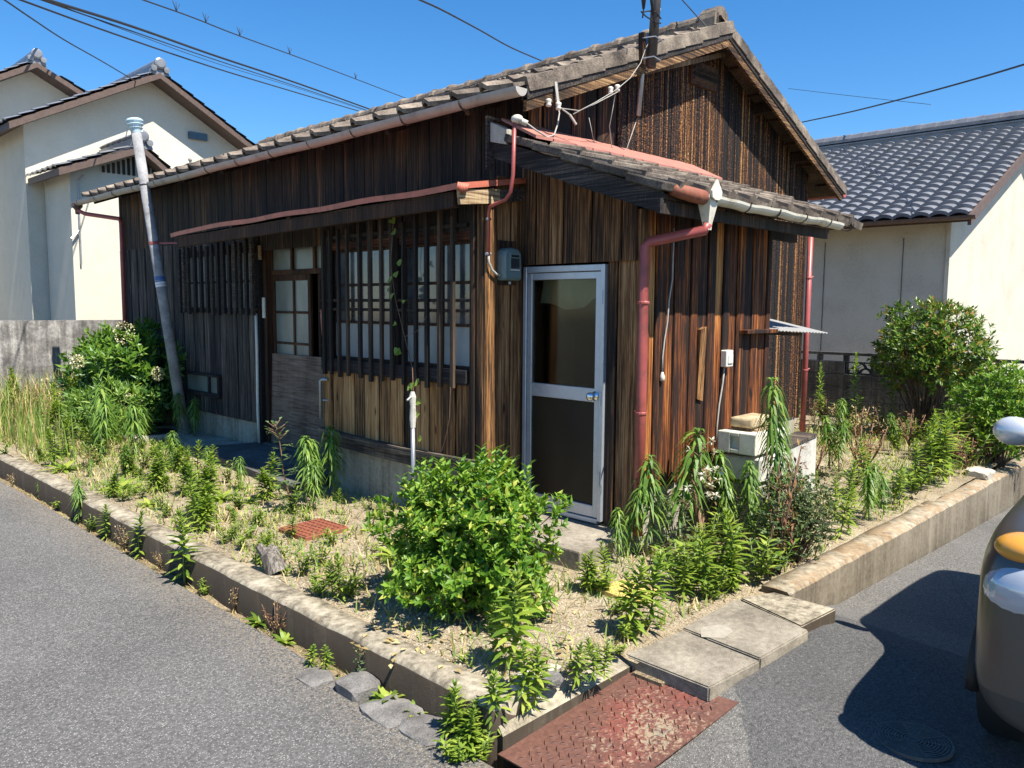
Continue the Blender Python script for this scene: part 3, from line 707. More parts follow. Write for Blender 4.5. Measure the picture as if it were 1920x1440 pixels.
sd2 = part(sd2, 'sliding_door', 'frame')
for (z0, z1) in ((1.632, 1.965), (1.288, 1.605), (.3, 1.262)):
    p_ = MB(); p_.quad((xo, 7.42, z0), (xo, 6.62, z0), (xo, 6.62, z1), (xo, 7.42, z1)); p_.build('pane', M['frost'], sd2)
hbox('threshold', 'darkslab', XW-.02, ED+.1, 6.6, 8.42, .0, .13)
pl = MB(); pl.hexa([(ED-.075, 7.0, .135), (ED-.055, 7.0, .135), (ED-.055, 8.48, .125), (ED-.075, 8.48, .125), (ED-.04, 7.0, 1.155), (ED-.025, 7.0, 1.155), (ED-.025, 8.42, 1.15), (ED-.04, 8.42, 1.15)])
part(pl, 'plywood_sheet', 'ply')
nb = MB(); nb.rbox(XW-.04, XW-.02, 8.335, 8.385, 2.20, 2.36, .003); part(nb, 'name_plate', 'palebeam')
nb = MB(); nb.rbox(XW-.004, XW+.015, 8.34, 8.39, 1.55, 1.78, .003); part(nb, 'address_plate', 'white')
pp = MB(); pp.tube([(XW-.05, 8.44, .12), (XW-.055, 8.445, .5), (XW-.05, 8.44, 1.2), (XW-.05, 8.445, 1.60)], .017, 8); part(pp, 'conduit', 'white', smooth=True)
pp = MB(); pp.tube([(XB-.035, 6.465, .65), (XB-.035, 6.465, 1.0), (XB-.03, 6.43, 1.015), (XB-.02, 6.37, 1.015)], .016, 8); pp.tube([(XB-.03, 6.465, .82), (XB-.0, 6.39, .82)], .011, 6); part(pp, 'conduit', 'steel', smooth=True)
um = MB(); um.tube([(XW-.0, 7.12, 1.28), (XW-.01, 7.13, 1.60), (XW-.0, 7.16, 1.66), (XW+.02, 7.22, 1.64)], .028, 8, rr=[.022, .028, .012, .01]); part(um, 'folded_umbrella', 'redtin', smooth=True)
# ---- small lattice window on the left wall
sl = MB(); XS = XW-.02
for (y0, y1, z0, z1) in ((8.40, 10.38, 2.30, 2.36), (8.40, 10.38, 1.60, 1.66), (10.32, 10.38, 1.66, 2.30), (9.22, 9.30, 1.66, 2.30), (8.53, 8.57, 1.66, 2.30)): sl.rbox(XS-.02, XS+.03, y0, y1, z0, z1, .003)
sl.rbox(XS-.01, XS+.02, 8.57, 10.32, 1.955, 1.98, .002)
sl = part(sl, 'small_window', 'frame')
for (y0, y1) in ((8.57, 8.90), (8.90, 9.22), (9.30, 9.80), (9.80, 10.32)):
    for (z0, z1) in ((1.66, 1.955), (1.98, 2.30)):
        p_ = MB(); p_.quad((XS-.004, y1, z0), (XS-.004, y0, z0), (XS-.004, y0, z1), (XS-.004, y1, z1)); p_.build('pane', M['frostblue' if y0 < 9.25 else 'frost'], sl)
for y in (8.53, 8.86, 9.19, 9.52, 9.85, 10.18): sl_ = 0
lt2 = MB(); lt2.rbox(XS-.05, XS-.022, 8.42, 10.36, 2.285, 2.315, .003); lt2.rbox(XS-.05, XS-.022, 8.42, 10.36, 1.63, 1.66, .003)
lt2 = part(lt2, 'small_lattice', 'lattice')
for i, y in enumerate([8.44, 8.572, 8.716, 8.849, 8.985, 9.139, 9.271, 9.425, 9.556, 9.724, 9.895, 10.089, 10.22, 10.34]):
    s_ = MB(); w = .038 if i in (3, 5) else .026; z1 = 2.42+rnd.uniform(-.03, .02)
    s_.box(XS-.085, XS-.051, y-w, y+w, 1.585+rnd.uniform(-.015, .01), z1); s_.build('lattice_bar', M['beam'], lt2)
lo = MB()
for (y0, y1, z0, z1) in ((9.40, 10.38, .80, .84), (9.40, 10.38, .545, .60), (9.40, 9.45, .60, .80), (10.33, 10.38, .60, .80), (9.66, 9.70, .60, .80)): lo.rbox(XW-.06, XW-.01, y0, y1, z0, z1, .003)
lo = part(lo, 'low_window', 'beam')
for (y0, y1) in ((9.45, 9.66), (9.70, 10.33)):
    p_ = MB(); p_.quad((XW-.034, y1, .60), (XW-.034, y0, .60), (XW-.034, y0, .80), (XW-.034, y1, .80)); p_.build('pane', M['frost'], lo)
# ---- red tin canopy over lattice and entrance
XC = 3.785; cn = MB(); n = 24; YC0 = 4.25
def canz(y): return 2.548-.045*max(0, (y-4.29)/4.72)-.03*max(0, (y-8.3)/.7)**2+.006*math.sin(y*5)
for i in range(n+1):
    y = YC0+(9.015-YC0)*i/n; z = canz(y); zw = 2.675-.04*(i/n)
    cn.v += [(XC, y, z-.042), (XC-.006, y, z), (XC+.37, y, (z+zw)/2+.008), (XW+.0, y, zw)]
for i in range(n):
    for k in range(3): cn.f.append((4*i+k, 4*i+4+k, 4*i+5+k, 4*i+1+k)); cn.m.append(0)
cn.quad((XC+.002, YC0-.002, canz(4.29)-.042), (XW, YC0-.002, 2.635), (XW, YC0-.002, 2.676), (XC, YC0-.002, canz(4.29)+.001))
canopy = part(cn, 'tin_canopy', 'redtin')
cr_ = MB()      # crimped corner
for k in range(7):
    a = k/6; cr_.tube([(XC-.012+.09*a, YC0-.012, canz(4.29)-.05-.012*math.sin(a*3.1)), (XC-.012+.09*a+.012, YC0-.014, canz(4.29)+.004)], .008, 5)
cr_.build('crimped_corner', M['redtin'], canopy, True)
for y in (4.42, 5.5, 6.6, 7.7, 8.75):
    s_ = MB(); s_.beam((XC+.05, y, canz(y)-.07), (XW, y, 2.585), .05, .06); s_.build('rafter', M['beam'], canopy)
s_ = MB(); s_.beam((XC+.06, 4.33, canz(4.33)-.105), (XC+.06, 8.95, canz(8.95)-.105), .05, .10); s_.build('fascia', M['frame'], canopy)
s_ = MB(); s_.beam((XC+.035, 4.275, 2.46), (XC+.43, 4.275, 2.505), .03, .10); s_.build('end_beam', M['palebeam'], canopy)
s_ = MB(); s_.beam((XC+.43, 4.277, 2.505), (XW-.05, 4.277, 2.55), .03, .10); s_.build('end_beam', M['beam'], canopy)
s_ = MB(); s_.hexa([(XC+.03, 4.33, canz(4.33)-.055), (XW, 4.33, 2.615), (XW, 8.98, 2.575), (XC+.03, 8.98, canz(8.98)-.055), (XC+.03, 4.33, canz(4.33)-.045), (XW, 4.33, 2.63), (XW, 8.98, 2.59), (XC+.03, 8.98, canz(8.98)-.045)]); s_.build('sheathing', M['lattice'], canopy)

# ================================================================== ROOF
YBK = 12.92
rf = MB()
for (xa, za, xb_, zb_) in ((EL+.03, roof_z(EL+.03), RXX, ZR), (RXX, ZR, ER-.03, roof_z(ER-.03))):
    rf.hexa([(xa, YO+.02, za-.055), (xb_, YO+.02, zb_-.055), (xb_, YBK, zb_-.055), (xa, YBK, za-.055), (xa, YO+.02, za-.02), (xb_, YO+.02, zb_-.02), (xb_, YBK, zb_-.02), (xa, YBK, za-.02)])
roof = part(rf, 'roof', 'lattice')
for y in (4.6, 5.6, 6.6, 7.6, 8.6, 9.6, 10.6, 11.6, 12.6):
    s_ = MB(); s_.beam((EL+.06, y, roof_z(EL+.06)-.085), (XW+.1, y, roof_z(XW+.1)-.085), .05, .06); s_.build('rafter', M['lattice'], roof)
for i, x in enumerate((5.0, 5.9, 6.985, 8.0, 8.9)):
    s_ = MB(); zz = roof_z(x)-.11; s_.beam((x, YO+.05, zz), (x, YG, zz), .09, .10); s_.build('purlin_end', M['frame'], roof)
for q in (.15, .3, .45, .6, .75, .9):
    x = RXX+(ER-RXX)*q; s_ = MB(); s_.beam((x, YO+.03, roof_z(x)-.065), (x, YG-.02, roof_z(x)-.065), .03, .02); s_.build('batten', M['frame'], roof)
# barge boards: upper dark board and lower grained board on both rakes
for (xa, xb_, tag_) in ((4.235, RXX, 'L'), (RXX, 9.72, 'R')):
    za, zb_ = roof_z(xa), roof_z(xb_)
    s_ = MB(); s_.hexa([(xa, YO-.008, za-.105), (xb_, YO-.008, zb_-.105), (xb_, YO+.05, zb_-.105), (xa, YO+.05, za-.105), (xa, YO-.008, za-.004), (xb_, YO-.008, zb_-.004), (xb_, YO+.05, zb_-.004), (xa, YO+.05, za-.004)])
    s_.build('barge_board', M['beam'], roof)
    s_ = MB(); s_.hexa([(xa, YO+.0, za-.185), (xb_, YO+.0, zb_-.175), (xb_, YO+.03, zb_-.175), (xa, YO+.03, za-.185), (xa, YO+.0, za-.088), (xb_, YO+.0, zb_-.088), (xb_, YO+.03, zb_-.088), (xa, YO+.03, za-.088)])
    s_.build('barge_board', M['barge'], roof)
# tiles ------------------------------------------------------------
def tile_mesh(w, l, name, lip=.035, lean_=.022):
    b = MB(); cs = [(0, .012+lean_), (.012, .034+lean_), (.035, .040+lean_), (.058, .026+lean_*.9), (.085, .012+lean_*.75), (w*.6, .008+lean_*.35), (w, .004)]
    n = len(cs)
    for (u, h) in cs: b.v += [(u, 0, h-lip), (u, 0, h), (u, l, h-.012)]
    for i in range(n-1):
        a = 3*i; b.f += [(a, a+3, a+4, a+1), (a+1, a+4, a+5, a+2)]; b.m += [0, 0]
    b.f += [(0, 1, 2), (3*n-3, 3*n-1, 3*n-2)]; b.m += [0, 0]
    return b.mesh(name, M['tile'])
TW, TL = .325, .29
tl_mesh = tile_mesh(TW+.012, TL+.05, 'roof_tile')
def tmat(o, eu, ev, en): return Matrix(((eu[0], ev[0], en[0], o[0]), (eu[1], ev[1], en[1], o[1]), (eu[2], ev[2], en[2], o[2]), (0, 0, 0, 1)))
sL = Vector((RXX-EL, 0, ZR-ZE_L)).normalized(); nL = Vector((-sL.z, 0, sL.x))
# u runs -y on the left slope so that rolls sit at each tile's far side
NT_ = [0]; rest = MB(); ncol = int((YBK-YO)/TW)+1; nrow = int((RXX-EL)/sL.x/TL)+1
def add_tile(o, eu, ev, en, single):
    mt = tmat(o, eu, ev, en)
    if single:
        place(tl_mesh, 'roof_tile', mt, roof); NT_[0] += 1
    else:
        me = tl_mesh; b0 = len(rest.v)
        rest.v += [tuple(mt @ v.co) for v in me.vertices]; rest.f += [tuple(b0+i for i in p.vertices) for p in me.polygons]; rest.m += [0]*len(me.polygons)
for r in range(nrow):
    for c in range(ncol):
        y1 = YO+.02+TW*(c+1)
        if y1 > YBK+.05: continue
        o = Vector((EL-.02, y1, ZE_L-.005))+sL*(TL*r)+nL*(.026+rnd.uniform(-.002, .003))
        ev = (sL-nL*rnd.uniform(.05, .075)).normalized(); eu = Vector((0, -1, rnd.uniform(-.006, .006))).normalized(); en = eu.cross(ev)
        add_tile(o, eu, ev, en, r < 3)
sR = Vector((RXX-ER, 0, ZR-ZE_R)).normalized(); nR = Vector((-sR.z, 0, sR.x)) if sR.x > 0 else Vector((sR.z, 0, -sR.x))
for r in range(nrow):
    for c in range(ncol):
        o = Vector((ER+.02, YO+.02+TW*c, ZE_R-.005))+sR*(TL*r)+nR*.026
        ev = (sR-nR*.06).normalized(); eu = Vector((0, 1, 0)); add_tile(o, eu, ev, eu.cross(ev), r < 1 and c < 10)
# verge tiles along both rakes of the near gable
def verge_tile():
    b = MB(); l = .315
    prof = [(0.06, .0), (0.06, .036), (.0, .040), (-.026, .032), (-.032, -.070), (-.006, -.074), (-.002, .0)]   # (toward +v = inward y, n)
    n = len(prof)
    for u in (0, .012, l-.004, l): 
        k = 1.0 if u in (.012, l-.004) else .93
        b.v += [(u, p*k, q*k) for (p, q) in prof]
    for i in range(3):
        for k in range(n): b.f.append((i*n+k, i*n+(k+1) % n, (i+1)*n+(k+1) % n, (i+1)*n+k)); b.m.append(0)
    b.f += [tuple(range(n))[::-1], tuple(3*n+k for k in range(n))]; b.m += [0, 0]
    return b.mesh('verge_tile', M['tile'])
vt = verge_tile()
for (sv, o0, L) in ((sL, Vector((EL+.10, YO+.012, ZE_L+.045)), (RXX-EL)/sL.x), (sR, Vector((ER-.02, YO+.012, ZE_R+.010)), (ER-RXX)/abs(sR.x))):
    k = 0
    while k*.30 < L-.12:
        n_ = Vector((-sv.z, 0, sv.x)) if sv.x > 0 else Vector((sv.z, 0, -sv.x))
        eu = (sv - n_*.075).normalized(); en = Vector((0, 1, 0)).cross(eu) if sv.x < 0 else eu.cross(Vector((0, 1, 0)))
        place(vt, 'verge_tile', tmat(o0+sv*(.30*k)+n_*(.014+rnd.uniform(-.004, .006)), eu, Vector((0, 1, 0)), n_), roof); k += 1
# ridge
def ridge_tile():
    b = MB(); l = .335; cs = []
    for (y, s) in ((0, 1.0), (.02, 1.16), (.075, 1.18), (.09, 1.0), (l, .97)):
        ring = []
        for k in range(7):
            t = math.pi*k/6; ring.append((-.105*s*math.cos(t), y, .012+.085*s*math.sin(t)))
        cs.append(ring)
    for r in cs: b.v += r
    for i in range(len(cs)-1):
        for k in range(6): b.f.append((i*7+k, (i+1)*7+k, (i+1)*7+k+1, i*7+k+1)); b.m.append(0)
    b.f.append(tuple(range(7))); b.m.append(0)
    return b.mesh('ridge_tile', M['tile'])
rtm = ridge_tile(); y = YO+.20
while y < YBK-.2:
    place(rtm, 'ridge_tile', Matrix.Translation((RXX+rnd.uniform(-.006, .006), y, ZR+.07+rnd.uniform(-.004, .004))), roof); y += .33
cp = MB(); n = 9
prof = [(-.13, 0), (-.13, .09), (-.115, .15), (-.06, .20), (0, .215), (.06, .20), (.115, .15), (.13, .09), (.13, 0)]
cp.extrude([(RXX+p, YO+.08, ZR+.0+q) for p, q in prof], (0, .17, 0)); cp.extrude([(RXX+p*.74, YO+.065, ZR+.02+q*.74) for p, q in prof], (0, .02, 0))
cp.build('ridge_end_tile', M['tile'], roof)
lc = MB(); lc.box(RXX-.15, RXX+.15, YO+.25, YBK-.1, ZR-.05, ZR+.03); lc.box(RXX-.125, RXX+.125, YO+.24, YBK-.1, ZR+.025, ZR+.075); lc.build('ridge_course', M['tile'], roof)

# ---- pent roof over the lean-to
PX0, PX1, PY0 = 4.20, 6.72, 2.82
pr = MB(); pr.hexa([(PX0+.03, PY0+.05, pent_z(PY0+.05)-.07), (PX1-.05, PY0+.05, pent_z(PY0+.05)-.07), (PX1-.05, YG, pent_z(YG)-.07), (PX0+.03, YG, pent_z(YG)-.07), (PX0+.03, PY0+.05, pent_z(PY0+.05)-.035), (PX1-.05, PY0+.05, pent_z(PY0+.05)-.035), (PX1-.05, YG, pent_z(YG)-.035), (PX0+.03, YG, pent_z(YG)-.035)])
pent = part(pr, 'pent_roof', 'lattice')
s_ = MB(); za, zb_ = pent_z(PY0+.03), pent_z(4.30)
s_.hexa([(PX0, PY0+.03, za-.155), (PX0+.035, PY0+.03, za-.155), (PX0+.035, 4.33, zb_-.165), (PX0, 4.33, zb_-.165), (PX0, PY0+.03, za-.015), (PX0+.035, PY0+.03, za-.015), (PX0+.035, 4.33, zb_-.03), (PX0, 4.33, zb_-.03)]); s_.build('barge_board', M['barge2'], pent)
s_ = MB(); s_.beam((PX0+.02, PY0+.06, pent_z(PY0)-.10), (PX1-.02, PY0+.06, pent_z(PY0)-.10), .03, .08); s_.build('fascia', M['lattice'], pent)
s_ = MB(); s_.hexa([(6.35, YL-.0, 2.28), (6.80, YL-.02, 2.27), (6.80, YL+.03, 2.27), (6.35, YL+.05, 2.28), (6.35, YL, 2.37), (6.80, YL-.02, 2.37), (6.80, YL+.03, 2.37), (6.35, YL+.05, 2.37)]); s_.build('eave_beam', M['lattice'], pent)
s_ = MB(); s_.beam((PX0+.03, 3.6, pent_z(3.6)-.13), (XW, 3.6, pent_z(3.6)-.13), .07, .08); s_.build('purlin_end', M['barge2'], pent)
pv = Vector((0, 1, .36)).normalized(); pn = Vector((0, -pv.z, pv.y))
pt = tile_mesh(.292, .30, 'roof_tile', .062, .016)
for r in range(4):
    for c in range(10 if r < 3 else 9):
        o = Vector((PX0+.14+.29*c, PY0-.02, pent_z(PY0)+.004))+pv*(.29*r)+pn*(.020+rnd.uniform(-.002, .004))
        ev = (pv-pn*.06).normalized(); eu = Vector((1, 0, rnd.uniform(-.01, .01))).normalized(); place(pt, 'roof_tile', tmat(o, eu, ev, eu.cross(ev)), pent); NT_[0] += 1
rimm = MB(); rimm.rbox(0, .035, -.012, .10, -.03, .05, .006); rim = rimm.mesh('tile_rim', M['tile'])
for c in range(10): place(rim, 'tile_rim', tmat(Vector((PX0+.12+.29*c, PY0-.02, pent_z(PY0)+.014)), Vector((1, 0, 0)), pv, pn), pent)
k = 0
for k in range(5):      # verge tiles of the pent, laid along the slope
    b = MB(); b.rbox(0, .16, 0, .295, -.045, .010, .008); o = Vector((PX0-.03, PY0-.01, pent_z(PY0)+.030))+pv*(.288*k)+pn*(.005*(k % 2))
    ev = (pv-pn*.05).normalized(); eu = Vector((1, 0, 0)); o2 = b.build('verge_tile', M['verge'], pent); o2.matrix_basis = tmat(o, eu, ev, eu.cross(ev))
fs = MB()      # pink tin flashing in short overlapping pieces
PINK = []
x = PX0+.05
while x < 6.75:
    w = rnd.uniform(.17, .27); x1 = min(x+w, 6.80); q = rnd.uniform(0, .004)
    for (a0, a1, h) in ((3.66, 3.97, .055), (3.94, 4.285, .078)):
        if a0 < 3.8: continue
        b = MB(); za, zb_ = pent_z(a0)+h+q, pent_z(a1)+h+q+(.010 if a0 < 3.8 else .045)
        b.hexa([(x, a0, za-.022), (x1+.01, a0, za-.018), (x1+.01, a1, zb_-.02), (x, a1, zb_-.02), (x, a0, za), (x1+.01, a0, za+.003), (x1+.01, a1, zb_+.002), (x, a1, zb_)])
        b.build('flashing', M['pinktin'], pent)
    x = x1
b = MB(); b.hexa([(PX0-.02, 4.17, 2.86), (PX0+.06, 4.17, 2.86), (PX0+.06, 4.33, 2.90), (PX0-.02, 4.33, 2.90), (PX0-.02, 4.17, 2.965), (PX0+.06, 4.17, 2.97), (PX0+.06, 4.33, 3.04), (PX0-.02, 4.33, 3.04)]); b.build('mortar_patch', M['conc'], pent)
b = MB(); b.box(PX0-.05, PX0+.02, 4.335, 4.35, 2.70, 3.07); b.build('end_plate', M['beam'], pent)
b = MB(); b.beam((PX0-.05, 4.34, 3.075), (PX0+.42, 4.29, 3.03), .03, .016); b.build('flashing_strip', M['beam'], pent)
# ---- gutters and pipes
def halfpipe(b, p0, p1, r, t=.004, n=9, seg=24, jig=0.0):
    p0 = Vector(p0); p1 = Vector(p1); d = (p1-p0).normalized(); s = d.cross(Vector((0, 0, 1))).normalized(); base = len(b.v)
    for i in range(seg+1):
        q = i/seg; c = p0.lerp(p1, q)+Vector((0, 0, jig*math.sin(q*17)+jig*.7*math.sin(q*41)))
        for k in range(n+1):
            a = math.pi*k/n; b.v.append(tuple(c+s*(r*math.cos(a))+Vector((0, 0, -r*math.sin(a)))))
        for k in range(n, -1, -1):
            a = math.pi*k/n; b.v.append(tuple(c+s*((r-t)*math.cos(a))+Vector((0, 0, -(r-t)*math.sin(a)+.001))))
    m = 2*(n+1)
    for i in range(seg):
        for k in range(m): b.f.append((base+i*m+k, base+i*m+(k+1) % m, base+(i+1)*m+(k+1) % m, base+(i+1)*m+k)); b.m.append(0)
    for q in (0, seg):
        b.f.append(tuple(base+q*m+k for k in (range(n+1) if q else range(n, -1, -1)))); b.m.append(0)
g_ = MB(); GX = 4.125; halfpipe(g_, (GX, 3.965, 3.21), (GX, 13.2, 3.20), .058, jig=.004)
gut = part(g_, 'gutter', 'gutter', smooth=False)
capg = MB(); capg.extrude([(GX+.055*math.cos(a), 3.985, 3.21-.055*math.sin(a)) for a in [math.pi*k/10 for k in range(11)]], (0, .012, 0)); capg.build('gutter_cap', M['creamgut'], gut)
for i in range(13):
    y = 4.55+.70*i; b = MB()
    b.tube([(GX+.06*math.cos(a), y, 3.209-.062*math.sin(a)) for a in [math.pi*k/8 for k in range(9)]], .007, 5); b.build('gutter_bracket', M['gutband'], gut)
dp = MB(); dp.tube([(GX, 13.1, 3.155), (GX, 13.1, 3.08), (GX+.05, 12.95, 3.02), (4.47, 12.40, 2.93), (4.475, 12.37, 2.86), (4.475, 12.37, .1)], .03, 10); part(dp, 'downpipe', 'redpipe', smooth=True)
b = MB(); b.lathe([(.03, -.06), (.035, 0), (.075, .05), (.075, .1)], (GX, 13.1, 3.08), n=10); b.build('hopper', M['darktrim'], gut)
PYG = PY0-.042
g2 = MB(); halfpipe(g2, (PX0+.36, PY0-.042, 2.415), (PX1-.04, PY0-.042, 2.40), .050, jig=.004); pg = part(g2, 'pent_gutter', 'creamgut')
b = MB(); b.tube([(PX0+.10, PY0+.02, 2.43), (PX0+.16, PY0+.0, 2.422), (PX0+.26, PYG, 2.404), (PX0+.37, PYG, 2.40)], .045, 10, rr=[.036, .044, .047, .047]); b.build('gutter_elbow', M['rustlid'], pg, True)
for k in range(6):
    b = MB(); x = PX0+.46+.44*k; b.tube([(x, PYG+.053*math.cos(a), 2.408-.054*math.sin(a)) for a in [math.pi*j/8 for j in range(9)]], .006, 5); b.build('gutter_bracket', M['gutband'], pg)
hp = MB(); hx = 4.63
hp.lathe([(.028, -.20), (.030, -.17), (.062, -.04), (.068, .02)], (hx, PYG, 2.40), n=4); hp.build('hopper', M['creamgut'], pg)
b = MB(); b.extrude([(hx-.055, PYG-.067, 2.40), (hx-.02, PYG-.067, 2.385), (hx+.02, PYG-.067, 2.385), (hx+.055, PYG-.067, 2.40), (hx+.062, PYG-.067, 2.44), (hx+.03, PYG-.067, 2.48), (hx, PYG-.067, 2.515), (hx-.03, PYG-.067, 2.48), (hx-.062, PYG-.067, 2.44)], (0, .012, 0)); b.build('hopper_plate', M['creamgut'], pg)
dp = MB(); dp.tube([(hx, PYG, 2.24), (hx-.01, PYG+.01, 2.20), (4.46, 3.10, 2.13), (4.44, 3.125, 2.10), (4.438, 3.125, 1.2), (4.43, 3.125, .15)], .034, 12); dpo = part(dp, 'downpipe', 'redpipe', smooth=True)
for z in (1.72, .98, .45):
    b = MB(); b.lathe([(.038, 0), (.041, .006), (.041, .016), (.038, .022)], (4.437, 3.125, z), n=12); b.tube([(4.44, 3.13, z+.01), (4.50, 3.22, z+.01)], .006, 5); b.build('pipe_clamp', M['redpipe'], dpo)
dp = MB(); dp.tube([(9.36, 4.22, .05), (9.36, 4.22, 2.65)], .033, 10); dpo = part(dp, 'downpipe', 'redpipe', smooth=True)
for z in (2.05, .95):
    b = MB(); b.lathe([(.036, 0), (.039, .006), (.039, .016), (.036, .022)], (9.36, 4.22, z), n=12); b.tube([(9.36, 4.22, z+.01), (9.42, 4.19, z+.03)], .008, 5); b.build('pipe_clamp', M['redpipe'], dpo)
g3 = MB(); halfpipe(g3, (10.05, 4.12, 3.12), (10.05, 12.8, 3.12), .055); part(g3, 'gutter', 'redpipe')
# leftover tiles (never seen singly) stay one part
rest.build('roof_tile', M['tile'], roof, kind='stuff')
# ================================================================== NEIGHBOURS
def tiled_slope(b, p0, eu, ev, nu, nv, wu, lv, amp=.035, step=.03):
    """wavy pantile slope: p0 eave corner, eu along eave, ev up the slope"""
    eu = Vector(eu).normalized(); ev = Vector(ev).normalized(); en = eu.cross(ev).normalized()
    if en.z < 0: en = -en
    S = 5
    for r in range(nv):
        base = len(b.v)
        for i in range(nu*S+1):
            q = i/S; h = amp*(.5-.5*math.cos(2*math.pi*q))*(1.0 if (q % 1) < .5 else .85)
            lo = Vector(p0)+eu*(wu*q)+ev*(lv*r)
            b.v += [tuple(lo+en*(h+step-.03)), tuple(lo+en*(h+step)), tuple(lo+ev*(lv*1.06)+en*(h+.004))]
        for i in range(nu*S):
            a = base+3*i; b.f += [(a, a+3, a+4, a+1), (a+1, a+4, a+5, a+2)]; b.m += [0, 0]
def pantile(w, l):
    b = MB(); S = 8
    for i in range(S+1):
        q = i/S; h = .045*math.sin(q*math.pi)-.012*(q > .9)
        b.v += [(w*q, -.012+.018*(1-math.sin(q*math.pi)), h-.03), (w*q, -.010+.02*(1-math.sin(q*math.pi)), h+.026), (w*q, l, h-.004)]
    for i in range(S):
        a = 3*i; b.f += [(a, a+3, a+4, a+1), (a+1, a+4, a+5, a+2)]; b.m += [0, 0]
    return b.mesh('pantile', M['greytile'])
# ---- house to the right (grey glazed tiles)
rh = empty('tiled_house', (18.0, 7.0, 0), 'pale house with blue grey glazed tile roof standing behind the dark block wall', 'house')
XE, ZE, XRG, ZRG, YN = 13.9, 3.16, 18.8, 5.35, 3.75
b = MB(); b.extrude([(14.5, 4.2, -.5), (22.9, 4.2, -.5), (22.9, 4.2, 3.3), (XRG, 4.2, 5.1), (14.5, 4.2, 3.22)], (0, 9.0, 0)); rwall = b.build('wall', M['stucco2'], rh)
for y in (4.9, 6.25):
    b = MB(); b.box(14.488, 14.502, y, y+.008, .9, 2.9); b.build('wall_joint', M['darktrim'], rwall)
b = MB(); b.box(14.47, 14.53, 4.17, 4.23, -.4, 3.2); b.build('corner_trim', M['stucco2'], rwall)
evr = Vector((XRG-XE, 0, ZRG-ZE)).normalized()
b = MB(); b.hexa([(XE+.05, YN, ZE-.10), (XRG, YN, ZRG-.10), (XRG, 13.5, ZRG-.10), (XE+.05, 13.5, ZE-.10), (XE+.05, YN, ZE-.03), (XRG, YN, ZRG-.03), (XRG, 13.5, ZRG-.03), (XE+.05, 13.5, ZE-.03)])
b.hexa([(XRG, YN, ZRG-.10), (23.6, YN, ZE-.10), (23.6, 13.5, ZE-.10), (XRG, 13.5, ZRG-.10), (XRG, YN, ZRG+.0), (23.6, YN, ZE+.0), (23.6, 13.5, ZE), (XRG, 13.5, ZRG)])
rroof = b.build('roof', M['darktrim'], rh)
pm = pantile(.28, .30); enr = Vector((0, -1, 0)).cross(evr); cnt = 0; far = MB()
L_ = (XRG-XE)/evr.x
for r in range(int(L_/.255)+1):
    for c in range(32):
        y = YN+.28*(c+1)+.02
        mt = tmat(Vector((XE, y, ZE))+evr*(.255*r)+enr*.03, (0, -1, 0), (evr-enr*.13).normalized(), Vector((0, -1, 0)).cross((evr-enr*.13).normalized()))
        if cnt < 300 and r < 15 and c < 20: place(pm, 'pantile', mt, rroof); cnt += 1
        else:
            b0 = len(far.v); far.v += [tuple(mt @ v.co) for v in pm.vertices]; far.f += [tuple(b0+i for i in p.vertices) for p in pm.polygons]; far.m += [0]*len(pm.polygons)
far.build('pantile', M['greytile'], rroof, kind='stuff')
rt_ = MB(); y = YN-.05
while y < 13.3: rt_.tube([(XRG, y, ZRG+.20), (XRG, y+.30, ZRG+.20)], .11, 8, rr=[.125, .11]); y += .3
rt_.box(XRG-.15, XRG+.15, YN, 13.3, ZRG-.08, ZRG+.10); rt_.box(XRG-.19, XRG+.19, YN, 13.3, ZRG+.06, ZRG+.085); rt_.box(XRG-.19, XRG+.19, YN, 13.3, ZRG+.12, ZRG+.145)
rt_.build('ridge', M['greytile'], rroof)
b = MB(); halfpipe(b, (XE-.05, YN-.1, ZE-.02), (XE-.05, 13.4, ZE-.02), .06); b.build('gutter', M['darktrim'], rroof)
b = MB()
b.hexa([(XE, YN-.02, ZE-.16), (XRG, YN-.02, ZRG-.16), (XRG, YN+.03, ZRG-.16), (XE, YN+.03, ZE-.16), (XE, YN-.02, ZE+.0), (XRG, YN-.02, ZRG+.0), (XRG, YN+.03, ZRG+.0), (XE, YN+.03, ZE+.0)])
b.hexa([(XRG, YN-.02, ZRG-.16), (23.6, YN-.02, ZE-.16), (23.6, YN+.03, ZE-.16), (XRG, YN+.03, ZRG-.16), (XRG, YN-.02, ZRG), (23.6, YN-.02, ZE), (23.6, YN+.03, ZE), (XRG, YN+.03, ZRG)])
b.build('barge_board', M['darktrim'], rroof)
# ---- dark block wall in front of it
bw = empty('block_wall', (12.0, 4.5, 0), 'dark stained block wall with openwork blocks and a rail of gaps along its top', 'wall')
BZ0 = -.6
blk = MB(); blk.rbox(0, .10, .004, .396, .004, .186, .004); bm1 = blk.mesh('block', M['blockwall'])
ob = MB(); ob.box(.02, .08, .004, .030, .004, .186); ob.box(.02, .08, .370, .396, .004, .186); ob.box(.02, .08, .03, .37, .004, .022); ob.box(.02, .08, .03, .37, .168, .186)
for (cy, cz, r) in ((.11, .022, .078), (.29, .022, .078), (.20, .09, .09)):
    for q in range(7):
        a0 = math.pi*q/7; a1 = math.pi*(q+1)/7
        ob.beam((.05, cy-r*math.cos(a0), cz+r*.9*math.sin(a0)), (.05, cy-r*math.cos(a1), cz+r*.9*math.sin(a1)), .06, .022, (0, -math.cos((a0+a1)/2), math.sin((a0+a1)/2)))
om = ob.mesh('openwork_block', M['blockwall'])
